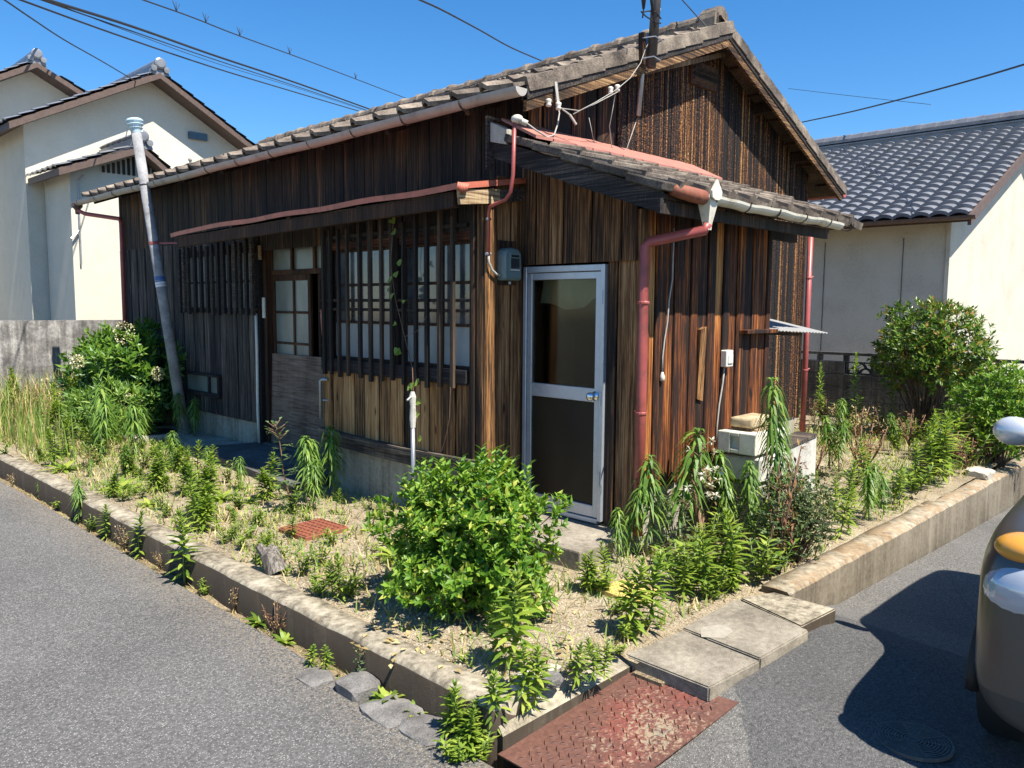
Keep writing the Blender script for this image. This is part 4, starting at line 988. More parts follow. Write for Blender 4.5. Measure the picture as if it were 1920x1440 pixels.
for c in range(18):
    y = 1.6+.40*c
    for r in range(8):
        z = BZ0+.19*r
        if r == 7 and c % 5 == 2: place(om, 'openwork_block', Matrix.Translation((12.0, y, z)), bw)
        else: place(bm1, 'block', Matrix.Translation((12.0, y, z)), bw)
b = MB(); b.box(12.0, 12.1, 1.6, 8.8, BZ0+1.61, BZ0+1.65)
b.build('top_rail', M['blockwall'], bw)
po = MB(); po.box(12.015, 12.085, -.035, .035, BZ0+1.522, BZ0+1.61); pm_ = po.mesh('rail_post', M['blockwall'])
for c in range(19): place(pm_, 'rail_post', Matrix.Translation((0, 1.6+.40*c, 0)), bw)
b = MB(); b.box(12.010, 12.06, 1.6, 8.8, BZ0, BZ0+1.33); b.build('mortar', M['stainwall'], bw)

# ---- houses on the left
def gable_house(name, loc, label, x0, x1, y0, y1, ze, zr, over=.45, ov2=.4, wallmat='stucco', xr=None):
    h = empty(name, loc, label, 'house'); xr = (x0+x1)/2 if xr is None else xr
    b = MB(); b.extrude([(x0, y0, 0), (x1, y0, 0), (x1, y0, ze), (xr, y0, zr-.12), (x0, y0, ze)], (0, y1-y0, 0)); w = b.build('wall', M[wallmat], h)
    b = MB(); sl = (zr-ze)/(x1-xr); sl2 = (zr-ze)/(xr-x0)
    for (xa, xb_, za, zb_) in ((x0-over, xr, ze-over*sl2, zr), (xr, x1+over, zr, ze-over*sl)):
        b.hexa([(xa, y0-ov2, za-.12), (xb_, y0-ov2, zb_-.12), (xb_, y1, zb_-.12), (xa, y1, za-.12), (xa, y0-ov2, za), (xb_, y0-ov2, zb_), (xb_, y1, zb_), (xa, y1, za)])
    r = b.build('roof', M['darktrim'], h)
    t = MB(); n = int((y1-y0+ov2)/.3); m = int(math.hypot(xr-x0+over, zr-ze+over*sl)/.27)
    tiled_slope(t, (x0-over-.04, y0-ov2-.03, ze-over*sl2+.01), (0, 1, 0), (xr-x0+over, 0, zr-(ze-over*sl2)), n, m, .3, .27)
    tiled_slope(t, (x1+over+.04, y0-ov2-.03, ze-over*sl+.01), (0, 1, 0), (-(x1+over-xr), 0, zr-(ze-over*sl)), n, m, .3, .27)
    t.build('roof_tiles', M['greytile'], r, kind='stuff')
    q = MB(); q.box(xr-.14, xr+.14, y0-ov2, y1, zr-.05, zr+.12); q.tube([(xr, y0-ov2-.02, zr+.16), (xr, y1, zr+.16)], .10, 10); q.build('ridge', M['greytile'], r)
    q = MB(); q.lathe([(0, -.04), (.07, -.04), (.115, .0), (.115, .03), (.08, .05), (0, .055)], (xr, y0-ov2-.03, zr+.16), (0, -1, 0), 14)
    for dx in (-.13, .13): q.lathe([(0, -.02), (.05, -.02), (.065, .0), (.06, .03), (0, .035)], (xr+dx, y0-ov2-.03, zr+.05), (0, -1, 0), 12)
    q.extrude([(xr-.2, y0-ov2-.02, zr-.06), (xr+.2, y0-ov2-.02, zr-.06), (xr+.15, y0-ov2-.02, zr+.06), (xr+.08, y0-ov2-.02, zr+.22), (xr-.08, y0-ov2-.02, zr+.22), (xr-.15, y0-ov2-.02, zr+.06)], (0, .12, 0)); q.build('ridge_end_ornament', M['greytile'], r)
    q = MB()
    for (xa, xb_, za, zb_) in ((x0-over, xr, ze-over*sl2, zr), (xr, x1+over, zr, ze-over*sl)): q.hexa([(xa, y0-ov2-.03, za-.13), (xb_, y0-ov2-.03, zb_-.13), (xb_, y0-ov2, zb_-.13), (xa, y0-ov2, za-.13), (xa, y0-ov2-.03, za-.02), (xb_, y0-ov2-.03, zb_-.02), (xb_, y0-ov2, zb_-.02), (xa, y0-ov2, za-.02)])
    q.build('barge_board', M['darktrim'], r)
    return h
hA = gable_house('cream_house', (7.0, 20.0, 0), 'cream two storey house with gable and tiled roof directly behind the wooden house', 4.6, 9.15, 17.4, 26.0, 5.15, 6.40, .35, .45, xr=7.0)
b = MB(); b.box(7.75, 8.15, 17.33, 17.41, 5.25, 5.40); vv = b.build('gable_vent', M['windowdark'], hA)
b = MB(); b.tube([(6.93, 15.5, 3.6), (6.93, 15.5, 4.45)], .02, 6); b.sphere((6.93, 15.5, 4.47), .04); b.build('vent_pipe', M['gutter'], hA)
hB = gable_house('cream_house', (5.5, 23.0, 0), 'farther cream house at the far left edge behind the nearer gabled one', 2.2, 9.8, 21.0, 29.0, 5.0, 7.05, .5, .5, xr=5.75)
hC = gable_house('cream_annex', (6.1, 16.0, 0), 'low cream annex with small tiled gable above the roof corner of the wooden house', 4.9, 6.65, 15.9, 17.35, 4.15, 4.62, .28, .35, xr=6.05)
b = MB()
for i in range(14): b.box(5.45+.09*i, 5.49+.09*i, 15.86, 15.90, 4.10, 4.16+.3*max(0, 1-abs(i-6.5)/8))
b.build('gable_slats', M['lattice'], hC)
# plain stained wall along the back of the lot
b = MB(); n = 60
b.hexa([(-12, 14.55, -.6), (6.2, 14.55, -.6), (6.2, 14.70, -.6), (-12, 14.70, -.6), (-12, 14.55, 1.42), (6.2, 14.55, 1.42), (6.2, 14.70, 1.42), (-12, 14.70, 1.42)])
tag(b.build('concrete_wall', M['stainwall']), 'stained grey concrete wall at the back left below the cream house', 'wall')
# utility line kit on the annex wall
b = MB(); b.tube([(5.02, 15.86, 2.4), (5.02, 15.86, 3.9), (5.1, 15.8, 4.0)], .015, 6); b.tube([(5.0, 15.85, 3.0), (4.85, 15.8, 2.85)], .02, 6); b.build('service_conduit', M['steel'], hC)

# ================================================================== THINGS ON THE HOUSE
em = empty('electric_meter', (4.315, 4.30, 1.89), 'grey green electricity meter box mounted beside the aluminium door', 'electric meter')
b = MB(); mc = (4.315, 2.015); MY = 4.305
prof = [(-.094, -.105), (-.082, -.122), (.082, -.122), (.095, -.105), (.095, .062), (.084, .094), (.054, .114), (.0, .121), (-.054, .114), (-.084, .094), (-.094, .062)]
k = len(prof)
for (d, s) in ((0, 1.0), (.06, 1.0), (.082, .96), (.092, .84)):
    for (dx, dz) in prof: b.v.append((mc[0]+dx*s, MY-d, mc[1]+dz*s))
for i in range(3):
    for j in range(k): b.f.append((i*k+j, i*k+(j+1) % k, (i+1)*k+(j+1) % k, (i+1)*k+j)); b.m.append(0)
b.f.append(tuple(3*k+j for j in range(k))); b.m.append(0); b.f.append(tuple(range(k))[::-1]); b.m.append(0)
case = b.build('case', M['meter'], em)
b = MB(); b.rbox(mc[0]-.045, mc[0]+.065, MY-.0965, MY-.090, mc[1]-.055, mc[1]+.085, .003); b.build('bezel', M['meter'], em)
b = MB(); b.box(mc[0]-.033, mc[0]+.055, MY-.0985, MY-.0962, mc[1]-.035, mc[1]+.040); b.build('glass', M['windowdark'], em)
b = MB()
for i in range(5): b.box(mc[0]-.026+.016*i, mc[0]-.014+.016*i, MY-.0985, MY-.0962, mc[1]+.050, mc[1]+.066)
b.build('counter', M['black'], em)
b = MB(); b.box(mc[0]-.037, mc[0]+.060, MY-.0982, MY-.0962, mc[1]-.048, mc[1]-.041); b.build('glass_rim', M['stickwhite'], em)
b = MB(); b.rbox(4.23, 4.43, MY-.012, MY+.01, 1.86, 2.19, .003); b.build('backboard', M['doorboard'], em)
b = MB(); b.lathe([(.011, -.15), (.011, -.13)], (mc[0], MY-.05, mc[1]), n=8); b.build('seal', M['steel'], em)
# service entry: mast head, red conduit, white loop
se = empty('service_conduit', (4.12, 4.02, 2.4), 'thin red conduit with white porcelain head running down from the eave to the meter', 'conduit')
b = MB(); b.tube([(4.105, 4.01, 2.975), (4.103, 4.02, 2.62), (4.105, 4.045, 2.50), (4.105, 4.09, 2.455), (4.10, 4.20, 2.43), (4.10, 4.25, 2.415), (4.10, 4.262, 2.37), (4.10, 4.264, 2.07)], .014, 8); b.build('pipe', M['redpipe'], se, True)
b = MB(); b.tube([(4.10, 4.264, 2.08), (4.105, 4.262, 2.02), (4.135, 4.26, 1.965), (4.18, 4.26, 1.935), (4.225, 4.26, 1.93)], .010, 7); b.build('flexible_lead', M['whitecable'], se, True)
b = MB(); b.tube([(4.075, 4.262, 2.08), (4.125, 4.262, 2.08)], .011, 6); b.tube([(4.08, 4.262, 2.33), (4.12, 4.262, 2.33)], .010, 6); b.build('saddle', M['steel'], se)
b = MB(); b.sphere((4.12, 4.00, 3.00), .042, sc3=(1, 1.1, .75)); b.tube([(4.12, 4.0, 3.0), (4.17, 3.95, 2.97)], .022, 8); b.build('weather_head', M['porcelain'], se, True)
b = MB(); pts = [(4.17, 3.95, 2.97), (4.25, 3.93, 2.93), (4.38, 3.95, 2.91), (4.50, 3.99, 2.95), (4.57, 4.02, 3.04), (4.60, 4.03, 3.13), (4.60, 4.05, 3.18)]; b.tube(pts, .006, 6); b.build('cable', M['whitecable'], se, True)
def insul(loc, label):
    b = MB(); b.lathe([(0, 0), (.018, 0), (.022, .012), (.016, .022), (.022, .034), (.022, .048), (.012, .055), (0, .055)], loc, n=10)
    tag(b.build('cable_insulator', M['porcelain'], None, True), label, 'insulator', 'knob insulators along the near gable eave')
insul((4.52, 4.055, 3.17), 'porcelain knob insulator on the eave left of the bent steel bracket')
insul((4.61, 4.04, 3.16), 'porcelain knob insulator nearest the bent steel bracket on the eave')
insul((5.23, 4.045, 3.39), 'left of two porcelain knobs where the gable boards turn darker')
insul((5.31, 4.04, 3.42), 'right of two porcelain knobs where the gable boards turn darker')
b = MB(); b.beam((4.60, 4.062, 3.36), (4.63, 4.055, 3.19), .028, .006, (0, -1, 0)); b.beam((4.63, 4.055, 3.19), (4.68, 3.99, 3.13), .028, .008, (0, 0, 1)); b.beam((4.68, 3.99, 3.13), (4.72, 3.96, 3.06), .030, .010, (0, 0, 1))
tag(b.build('steel_bracket', M['whitecable']), 'bent pale steel bracket screwed to the lower barge board', 'bracket')
# steel mast with its cables
ms = empty('service_mast', (5.76, 4.02, 3.45), 'dark steel service mast strapped to the gable eave and rising out of frame', 'mast')
b = MB(); b.tube([(5.697, 3.995, 3.68), (5.83, 3.995, 5.1)], .040, 10); b.build('pole', M['mast'], ms, True)
b = MB(); b.box(5.625, 5.67, 4.03, 4.075, 3.70, 3.95); b.build('backing_board', M['frame'], ms)
b = MB(); b.tube([(5.765, 4.07, 3.98), (5.755, 4.12, 3.72), (5.71, 4.12, 3.32)], .020, 8); b.build('conduit', M['steel'], ms, True)
b = MB()
for z in (3.74, 3.90): b.tube([(5.62, 4.03, z), (5.655+(z-3.6)*.09, 3.95, z+.01), (5.75+(z-3.6)*.09, 3.95, z), (5.79, 4.04, z-.01)], .006, 5)
b.build('strap', M['steel'], ms)
b = MB(); b.tube([(5.77, 3.96, 4.07), (5.68, 3.95, 4.10), (5.58, 3.95, 4.08), (5.50, 3.95, 4.05)], .006, 5); b.tube([(5.77, 3.96, 4.035), (5.66, 3.95, 4.02), (5.55, 3.95, 4.03), (5.48, 3.95, 4.05)], .006, 5); b.build('cable_loop', M['cable'], ms)
def splice(pts, r, label):
    b = MB(); b.tube(pts, .006, 6); m = len(pts)//2; b.tube([pts[m-1], tuple((Vector(pts[m-1])+Vector(pts[m]))/2), pts[m]], r, 8, rr=[.008, r, .010])
    tag(b.build('hanging_splice', M['cable'], None, True), label, 'cable')
splice([(5.42, 3.9, 4.5), (5.44, 3.9, 4.25), (5.47, 3.92, 4.06), (5.46, 3.92, 3.99)], .024, 'thick black cable splice hanging straight left of the service mast')
splice([(5.52, 3.9, 4.5), (5.56, 3.92, 4.25), (5.63, 3.94, 4.06), (5.68, 3.95, 3.98)], .016, 'slanting thin black cable splice just left of the service mast')
b = MB(); b.tube([(5.79, 3.98, 4.16), (5.72, 4.0, 3.95), (5.66, 4.03, 3.82), (5.60, 4.03, 3.70), (5.45, 4.02, 3.55), (5.28, 4.02, 3.43), (5.0, 4.0, 3.28), (4.72, 3.99, 3.14)], .0035, 5); b.tube([(5.31, 4.03, 3.42), (5.0, 4.0, 3.27), (4.8, 4.0, 3.18), (4.60, 4.03, 3.17)], .0035, 5); b.tube([(5.30, 4.05, 3.40), (5.36, 4.15, 3.18), (5.46, 4.2, 3.04), (5.60, 4.22, 2.97), (5.67, 4.2, 3.06), (5.71, 4.13, 3.30)], .0035, 5); b.tube([(5.16, 4.2, 3.22), (5.25, 4.22, 3.06), (5.40, 4.23, 2.98), (5.60, 4.23, 2.96)], .0028, 5)
tag(b.build('eave_wiring', M['whitecable'], None, True), 'loose pale wires slung along the gable eave below the mast', 'wire')
b = MB(); b.beam((5.84, 4.17, 3.70), (7.14, 4.17, 4.135), .04, .045); tag(b.build('wooden_rod', M['loose']), 'bare wooden rod fixed across the gable under the barge board', 'rod')
# the eave fittings sit on the face of the barge board
for o in list(COL.objects):
    if o.name.split('.')[0] in ('cable_insulator', 'steel_bracket', 'service_mast', 'hanging_splice', 'eave_wiring'): o.location = o.location + Vector((-.085, -.065, -.03))
# lean-to wall fittings
b = MB(); b.rbox(5.56, 5.66, YL-.075, YL-.02, 1.245, 1.375, .006); b.rbox(5.575, 5.645, YL-.085, YL-.07, 1.27, 1.34, .005); ob_ = b.build('outlet_box', M['white'])
tag(ob_, 'white outdoor socket box on the orange brown boards', 'socket')
b = MB(); b.tube([(5.60, YL-.035, 1.245), (5.59, YL-.03, 1.12), (5.55, YL-.028, .95), (5.53, YL-.028, .80), (5.52, YL-.028, .62)], .007, 6); tag(b.build('power_cord', M['whitecable'], None, True), 'thin cord running down the boards from the white socket box', 'cord')
hc = empty('extension_lead', (4.80, YL-.04, 1.25), 'pale cord with plug hanging beside the red downpipe', 'cord')
b = MB(); b.tube([(4.84, YL-.04, 2.25), (4.835, YL-.04, 2.05), (4.82, YL-.05, 1.9), (4.80, YL-.04, 1.75), (4.795, YL-.035, 1.6), (4.765, YL-.035, 1.48), (4.745, YL-.035, 1.35), (4.74, YL-.04, 1.25)], .006, 6); b.build('cord', M['whitecable'], hc, True)
b = MB(); b.lathe([(0, 0), (.012, 0), (.019, .012), (.019, .035), (.012, .05), (.007, .065), (0, .065)], (4.74, YL-.04, 1.185), n=10); b.build('plug', M['porcelain'], hc, True)
b = MB(); b.rbox(5.83, 6.35, YL-.10, YL-.02, 1.495, 1.528, .004); tag(b.build('wall_shelf', M['lean']), 'small wooden shelf board nailed to the lean-to wall', 'shelf')
aw = empty('corrugated_awning', (6.4, 3.4, 1.5), 'pale corrugated sheet awning sticking out past the lean-to corner', 'awning')
b = MB(); nx, ny = 34, 6
for j in range(ny+1):
    for i in range(nx+1):
        q = i/nx; x = 6.34+1.12*q; y = YL-.05+.62*j/ny
        b.v.append((x, y, 1.515-.045*q+.13*(j/ny)+.005*math.cos(q*2*math.pi*17)))
for j in range(ny):
    for i in range(nx): b.f.append((j*(nx+1)+i, j*(nx+1)+i+1, (j+1)*(nx+1)+i+1, (j+1)*(nx+1)+i)); b.m.append(0)
b.build('sheet', M['awning'], aw)
b = MB(); b.beam((6.36, YL+.05, 1.49), (7.1, YL+.05, 1.465), .03, .03); b.beam((6.38, YL+.5, 1.55), (7.1, YL+.5, 1.52), .03, .03); b.build('batten', M['frame'], aw)

# leaning vent pipe
vp = empty('vent_pipe', (4.28, 9.98, 0), 'leaning grey cement vent pipe with pale blue cap in front of the dark wall', 'vent pipe')
A_, B_ = Vector((4.30, 9.98, -.05)), Vector((4.02, 10.50, 3.83))
b = MB(); b.tube([A_, A_.lerp(B_, .55), B_], .062, 16, rr=[.066, .062, .058]); b.build('pipe', M['ventpipe'], vp, True)
ax = (B_-A_).normalized()
b = MB(); b.lathe([(.060, -.02), (.062, .0), (.075, .03), (.088, .04), (.060, .045), (.060, .06), (.098, .075), (.100, .085), (.075, .09), (.075, .10), (.105, .115), (.105, .13), (.085, .15), (0, .16)], B_, ax, 18); b.build('cap', M['ventcap'], vp, True)
P = A_.lerp(B_, .525); b = MB(); b.lathe([(.0645, -.075), (.0645, -.015)], P, ax, 16); b.build('label_band', M['stickwhite'], vp); b = MB(); b.lathe([(.0645, -.012), (.0645, .055)], P, ax, 16); b.build('label_band', M['stickblue'], vp); b = MB(); b.lathe([(.0652, -.052), (.0652, -.044)], P, ax, 16); b.lathe([(.0655, .0), (.0655, .006)], P, ax, 16); b.build('label_print', M['steel'], vp)
P = A_.lerp(B_, .645); b = MB(); b.lathe([(.064, -.02), (.066, -.018), (.066, .018), (.064, .02)], P, ax, 14); b.beam(P, (XW, P.y-.35, P.z+.02), .025, .02); b.build('bracket', M['redpipe'], vp)
P = A_.lerp(B_, .83); b = MB(); b.lathe([(.061, -.01), (.063, 0), (.061, .01)], P, ax, 14); b.build('wire_tie', M['cable'], vp)
# standpipe with creeper
st = empty('standpipe', (3.86, 4.845, 0), 'pale upright water standpipe wrapped at its top in front of the lattice window', 'standpipe')
b = MB(); b.tube([(3.86, 4.845, 0), (3.86, 4.848, .78)], .017, 10); b.lathe([(.05, 0), (.032, .16), (.018, .22)], (3.86, 4.845, 0), n=10); b.build('pipe', M['steel'], st, True)
b = MB(); b.tube([(3.86, 4.848, .76), (3.862, 4.85, .84), (3.86, 4.846, .93), (3.86, 4.85, 1.0), (3.86, 4.85, 1.04)], .03, 10, rr=[.020, .027, .022, .028, .015]); b.build('wrapping', M['panel'], st)
b = MB(); b.tube([(3.86, 4.85, .98), (3.83, 4.84, 1.0), (3.79, 4.83, .98)], .009, 6); b.build('tap', M['steel'], st)

# ================================================================== GROUND THINGS
sb = MB(); sb.rbox(3.905, XW-.02, 3.20, 4.10, -.2, .130, .012, 2); tag(sb.build('door_step', M['slab']), 'rough concrete step below the aluminium door', 'step')
sb = MB(); sb.hexa([(3.70, 6.40, -.2), (XW+.05, 6.60, -.2), (XW+.05, 8.55, -.2), (3.92, 8.9, -.2), (3.70, 6.40, .075), (XW+.05, 6.60, .105), (XW+.05, 8.55, .11), (3.92, 8.9, .075)]); tag(sb.build('entrance_slab', M['darkslab']), 'dark concrete entrance slab in front of the plywood sheet', 'slab')
def slab(pts, z, h, label, mat='slab', tilt=0.0):
    bm = bmesh.new(); vs = [bm.verts.new((x, y, z+tilt*i)) for i, (x, y) in enumerate(pts)]; f = bm.faces.new(vs)
    r = bmesh.ops.extrude_face_region(bm, geom=[f]); vv_ = [e for e in r['geom'] if isinstance(e, bmesh.types.BMVert)]
    for v_ in vv_: v_.co.z -= h
    bmesh.ops.recalc_face_normals(bm, faces=bm.faces[:]); bmesh.ops.bevel(bm, geom=bm.edges[:], offset=.007, segments=2, affect='EDGES')
    me = bpy.data.meshes.new('paving_slab'); bm.to_mesh(me); bm.free(); me.materials.append(M[mat])
    o = bpy.data.objects.new('paving_slab', me); COL.objects.link(o); return tag(o, label, 'slab', 'concrete slabs along the lot edge')
slab([(3.122, 1.792), (3.545, 1.762), (3.60, 2.235), (3.135, 2.275)], -.012, .075, 'clean concrete slab beside the red checker plate')
slab([(3.558, 1.768), (4.065, 1.752), (4.215, 2.262), (3.61, 2.245)], -.006, .08, 'middle concrete slab with a pale rectangular patch')
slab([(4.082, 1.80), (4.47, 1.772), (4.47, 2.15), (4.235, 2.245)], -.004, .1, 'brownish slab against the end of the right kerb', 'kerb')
b = MB(); n = 13; b.v = [(3.69+(.10+.02*math.sin(i*2.3))*math.cos(6.283*i/n), 2.09+(.075+.018*math.sin(i*3.1))*math.sin(6.283*i/n), -.0048) for i in range(n)]; b.f = [tuple(range(n))]; b.m = [0]; tag(b.build('mortar_patch', M['slabpatch']), 'pale mortar patch smeared on the middle slab', 'patch')
# checker plate
cpz = lambda x: -.168+(x-2.25)*(.085/.90)
cp_ = empty('checker_plate', (2.66, 1.93, -.1), 'rusty red checker plate with flaking cream paint bridging the gutter', 'steel plate')
PC = [(2.25, 1.74), (3.21, 1.69), (3.15, 2.225), (2.25, 2.27)]
b = MB(); b.hexa([(x, y, cpz(x)-.006) for x, y in PC]+[(x, y, cpz(x)+.001) for x, y in PC]); b.build('sheet', M['plate'], cp_)
b = MB(); i = 0; y = 1.76
while y < 2.20:
    x = 2.29+(.025 if i % 2 else 0); j = 0
    while x < 3.14:
        d = Vector((.7, .7, 0)) if (i+j) % 2 else Vector((.7, -.7, 0)); d = d.normalized(); nn = Vector((-d.y, d.x, 0)); c = Vector((x, y, cpz(x)+.001))
        e = d*.021; w = nn*.0058; up_ = Vector((0, 0, .0075))
        b.add([c-e, c+w, c+e, c-w, c+up_-e*.5, c+up_+e*.5], [(0, 3, 5, 4), (3, 2, 5), (2, 1, 4, 5), (1, 0, 4)])
        x += .047; j += 1
    y += .034; i += 1
b.build('tread', M['plate'], cp_, kind='stuff')
def lid(name, cx, cy, w, h, rz, z, mat, label, cat, n, grid_=True, hole=False):
    o = empty(name, (cx, cy, z), label, cat, rz=rz)
    def ch(b, nm, m):
        q = bpy.data.objects.new(nm, b.mesh(nm, M[m])); COL.objects.link(q); q.parent = o; return q
    b = MB(); b.rbox(-w/2, w/2, -h/2, h/2, -.03, .018, .004); ch(b, 'cover', mat)
    b = MB()
    if not hole:
        for k in range(n+1):
            q = -w/2+.015+(w-.03)*k/n; b.box(q-.004, q+.004, -h/2+.012, h/2-.012, .0175, .025)
            q = -h/2+.015+(h-.03)*k/n; b.box(-w/2+.012, w/2-.012, q-.004, q+.004, .0170, .0245)
        ch(b, 'rib', mat)
    else:
        for i in range(9):
            for j in range(8): 
                x, y = -w/2+.02+i*(w-.04)/8, -h/2+.02+j*(h-.04)/7; b.lathe([(.011, .018), (.009, .024), (0, .0245)], (x, y, 0), n=7)
        qq = ch(b, 'stud', mat); qq['kind'] = 'stuff'
    return o
lid('meter_cover', 3.185, 5.20, .38, .36, rad(3), .012, 'rustlid', 'square rusty red iron cover with crossed ribs in the gravel', 'access cover', 7)
lid('stud_cover', 3.805, 2.745, .26, .28, rad(-6), .012, 'yellowlid', 'faded yellow plastic cover with round studs near the slabs', 'access cover', 0, hole=True)
wl_ = empty('septic_cover', (4.05, 10.3, .02), 'round concrete collar with dark lid beside the shrub at the left wall', 'manhole')
b = MB(); b.lathe([(.26, .02), (.40, .03), (.42, .0), (.42, -.1)], (4.05, 10.3, .06), n=32); b.build('collar', M['conc'], wl_); b = MB(); b.lathe([(0, .035), (.24, .035), (.262, .015)], (4.05, 10.3, .055), n=32); b.build('lid', M['cartrim'], wl_)
b = MB(); b.rbox(4.0, 4.53, 8.9, 10.9, -.1, .06, .01); tag(b.build('concrete_apron', M['found']), 'pale concrete apron along the foot of the grey boarded wall', 'slab')
mh = empty('round_manhole', (3.49, 1.035, rroad_z(3.49, 1.035)), 'small round iron manhole cover with concentric rings in the road', 'manhole')
MZ = rroad_z(3.49, 1.035)+.011; prof = [(.152, -.01), (.152, .004), (.144, .004), (.143, -.001)]; r = .137
while r > .02: prof += [(r, -.001), (r-.001, .004), (r-.006, .004), (r-.007, -.001)]; r -= .0125
prof.append((0, -.001))
b = MB(); b.lathe(prof, (3.49, 1.035, MZ), n=40); b.build('cover', M['iron'], mh)
b = MB()
for k in range(10):
    a = 2*math.pi*k/10; b.beam((3.49+.05*math.cos(a), 1.035+.05*math.sin(a), MZ+.0028), (3.49+.14*math.cos(a), 1.035+.14*math.sin(a), MZ+.0028), .005, .004)
b.build('spoke', M['iron'], mh)
def rock(name, c, r, sc3, mat, label, cat, group=None, seed=0, sub=3):
    bm = bmesh.new(); bmesh.ops.create_icosphere(bm, subdivisions=sub, radius=1.0)
    for v in bm.verts:
        p = v.co.copy(); k = 1+.36*mnoise.noise(p*1.3+Vector((seed*3.1, seed, 0)))+.20*mnoise.noise(p*3.1+Vector((seed, 2, 1)))+.11*mnoise.noise(p*8.0+Vector((seed, 5, 1)))
        q = Vector((max(-.78, min(.78, p.x*k)), max(-.78, min(.78, p.y*k)), p.z*k*.8 if p.z*k < .6 else .48+.25*(p.z*k-.6)))
        v.co = Vector((c[0]+q.x*r*sc3[0], c[1]+q.y*r*sc3[1], c[2]+q.z*r*sc3[2]))
    me = bpy.data.meshes.new(name); bm.to_mesh(me); bm.free(); me.materials.append(M[mat]); o = bpy.data.objects.new(name, me); COL.objects.link(o)
    return tag(o, label, cat, group)
rock('asphalt_chunk', (2.17, 3.16, -.17), .12, (1.0, 1.1, .8), 'rock', 'upright broken lump of asphalt at the crumbled road edge', 'rubble', seed=1)
rock('asphalt_chunk', (2.09, 3.42, -.185), .10, (1.0, 1.2, .5), 'rock', 'small dark asphalt lump left of the upright broken lump', 'rubble', seed=2)
rock('asphalt_chunk', (2.15, 2.88, -.19), .14, (1.0, 1.3, .5), 'rock', 'flat broken asphalt piece right of the upright broken lump', 'rubble', seed=3)
rock('asphalt_chunk', (2.17, 2.62, -.19), .15, (.9, 1.3, .5), 'rock', 'large flat asphalt piece sunk at the gutter nearest the corner', 'rubble', seed=4)
for i, (x, y, r, m_, lb) in enumerate([(2.62, 2.30, .055, 'rock', 'dark stone among the rubble behind the checker plate'), (2.70, 2.37, .04, 'palerock', 'small pale stone among the rubble behind the checker plate'), (2.55, 2.40, .05, 'palerock', 'flat pale stone by the pair of weeds at the plate'), (2.82, 2.31, .035, 'rock', 'small dark stone near the slab corner'), (2.48, 2.34, .06, 'palerock', 'long pale stone lying along the plate edge')]):
    rock('stone', (x, y, .02), r, (1.2, 1.0, .7), m_, lb, 'stone', 'rubble stones at the lot corner', seed=20+i)
rock('stone', (9.0, 2.2, .05), .14, (1.4, 1, .7), 'palerock', 'pale stone at the far end of the right kerb', 'stone', seed=31)
b = MB(); b.tube([(2.52, 4.55, .0), (2.50, 4.60, .10), (2.54, 4.62, .14)], .05, 8, rr=[.08, .065, .04]); b.tube([(2.51, 4.58, .06), (2.46, 4.68, .16)], .03, 7, rr=[.05, .025])
tag(b.build('tree_stump', M['stump']), 'small bleached tree stump behind the left kerb', 'stump')
# boxes by the lean-to
b = MB(); b.rbox(5.385, 5.86, 2.76, 3.07, .625, .785, .015, 2)
for (y0, y1, z0, z1) in ((2.76, 2.895, .625, .785), (2.965, 3.07, .625, .785), (2.893, 2.967, .627, .66), (2.893, 2.967, .75, .783)): b.rbox(5.355, 5.392, y0, y1, z0, z1, .008, 2)
bx = empty('styrofoam_box', (5.6, 2.95, .56), 'cream styrofoam box with a notch in its side beside the lean-to wall', 'box')
b2 = b.build('body', M['styro'], bx)
b = MB(); b.rbox(5.40, 5.86, 2.74, 3.05, .42, .60, .012); tag(b.build('plastic_crate', M['panel']), 'pale grey crate under the cream styrofoam box', 'crate')
b = MB(); b.rbox(5.42, 5.88, 2.76, 3.06, -.05, .39, .01); tag(b.build('support_block', M['found']), 'low concrete block under the pale grey crate', 'block')
b = MB(); b.rbox(5.43, 5.76, 2.83, 3.02, .812, .885, .022, 2); b.v = [(x+.012*fbm(x*9, y*9, z*9), y+.012*fbm(y*9, z*9, x*9), z+.008*fbm(z*9, x*9, y*9)) for x, y, z in b.v]; tag(b.build('pumice_block', M['stone'], None, True), 'tan rough stone resting on the styrofoam box', 'stone')
b = MB(); b.rbox(5.48, 5.80, 2.82, 3.02, .785, .805, .004); tag(b.build('wood_offcut', M['loose']), 'thin board lying between the tan stone and the styrofoam box', 'board')
b = MB(); b.hexa([(5.90, 2.78, .05), (6.44, 2.78, .05), (6.44, 3.05, .05), (5.90, 3.05, .05), (5.90, 2.78, .60), (6.44, 2.78, .645), (6.44, 3.05, .645), (5.90, 3.05, .60)]); pnl = b.build('tank', M['panel']); tag(pnl, 'pale square tank standing right of the styrofoam box', 'tank')
b = MB(); b.hexa([(5.89, 2.77, .607), (6.43, 2.77, .652), (6.43, 2.95, .652), (5.89, 2.95, .607), (5.89, 2.77, .63), (6.43, 2.77, .675), (6.43, 2.95, .675), (5.89, 2.95, .63)]); tag(b.build('tank_board', M['beam']), 'weathered grey board lying on the pale square tank', 'board')
b = MB(); b.hexa([(5.10, 3.02, .0), (5.32, 2.98, .0), (5.32, 3.0, .0), (5.10, 3.04, .0), (5.12, 3.14, .46), (5.33, 3.12, .50), (5.33, 3.14, .50), (5.12, 3.16, .46)]); tag(b.build('leaning_board', M['loose']), 'short weathered board leaning on the foundation', 'board')
b = MB(); b.rbox(5.0, 5.42, 2.62, 2.72, .0, .035, .004); tag(b.build('ground_board', M['loose']), 'narrow board lying on the sand by the leaning board', 'board')

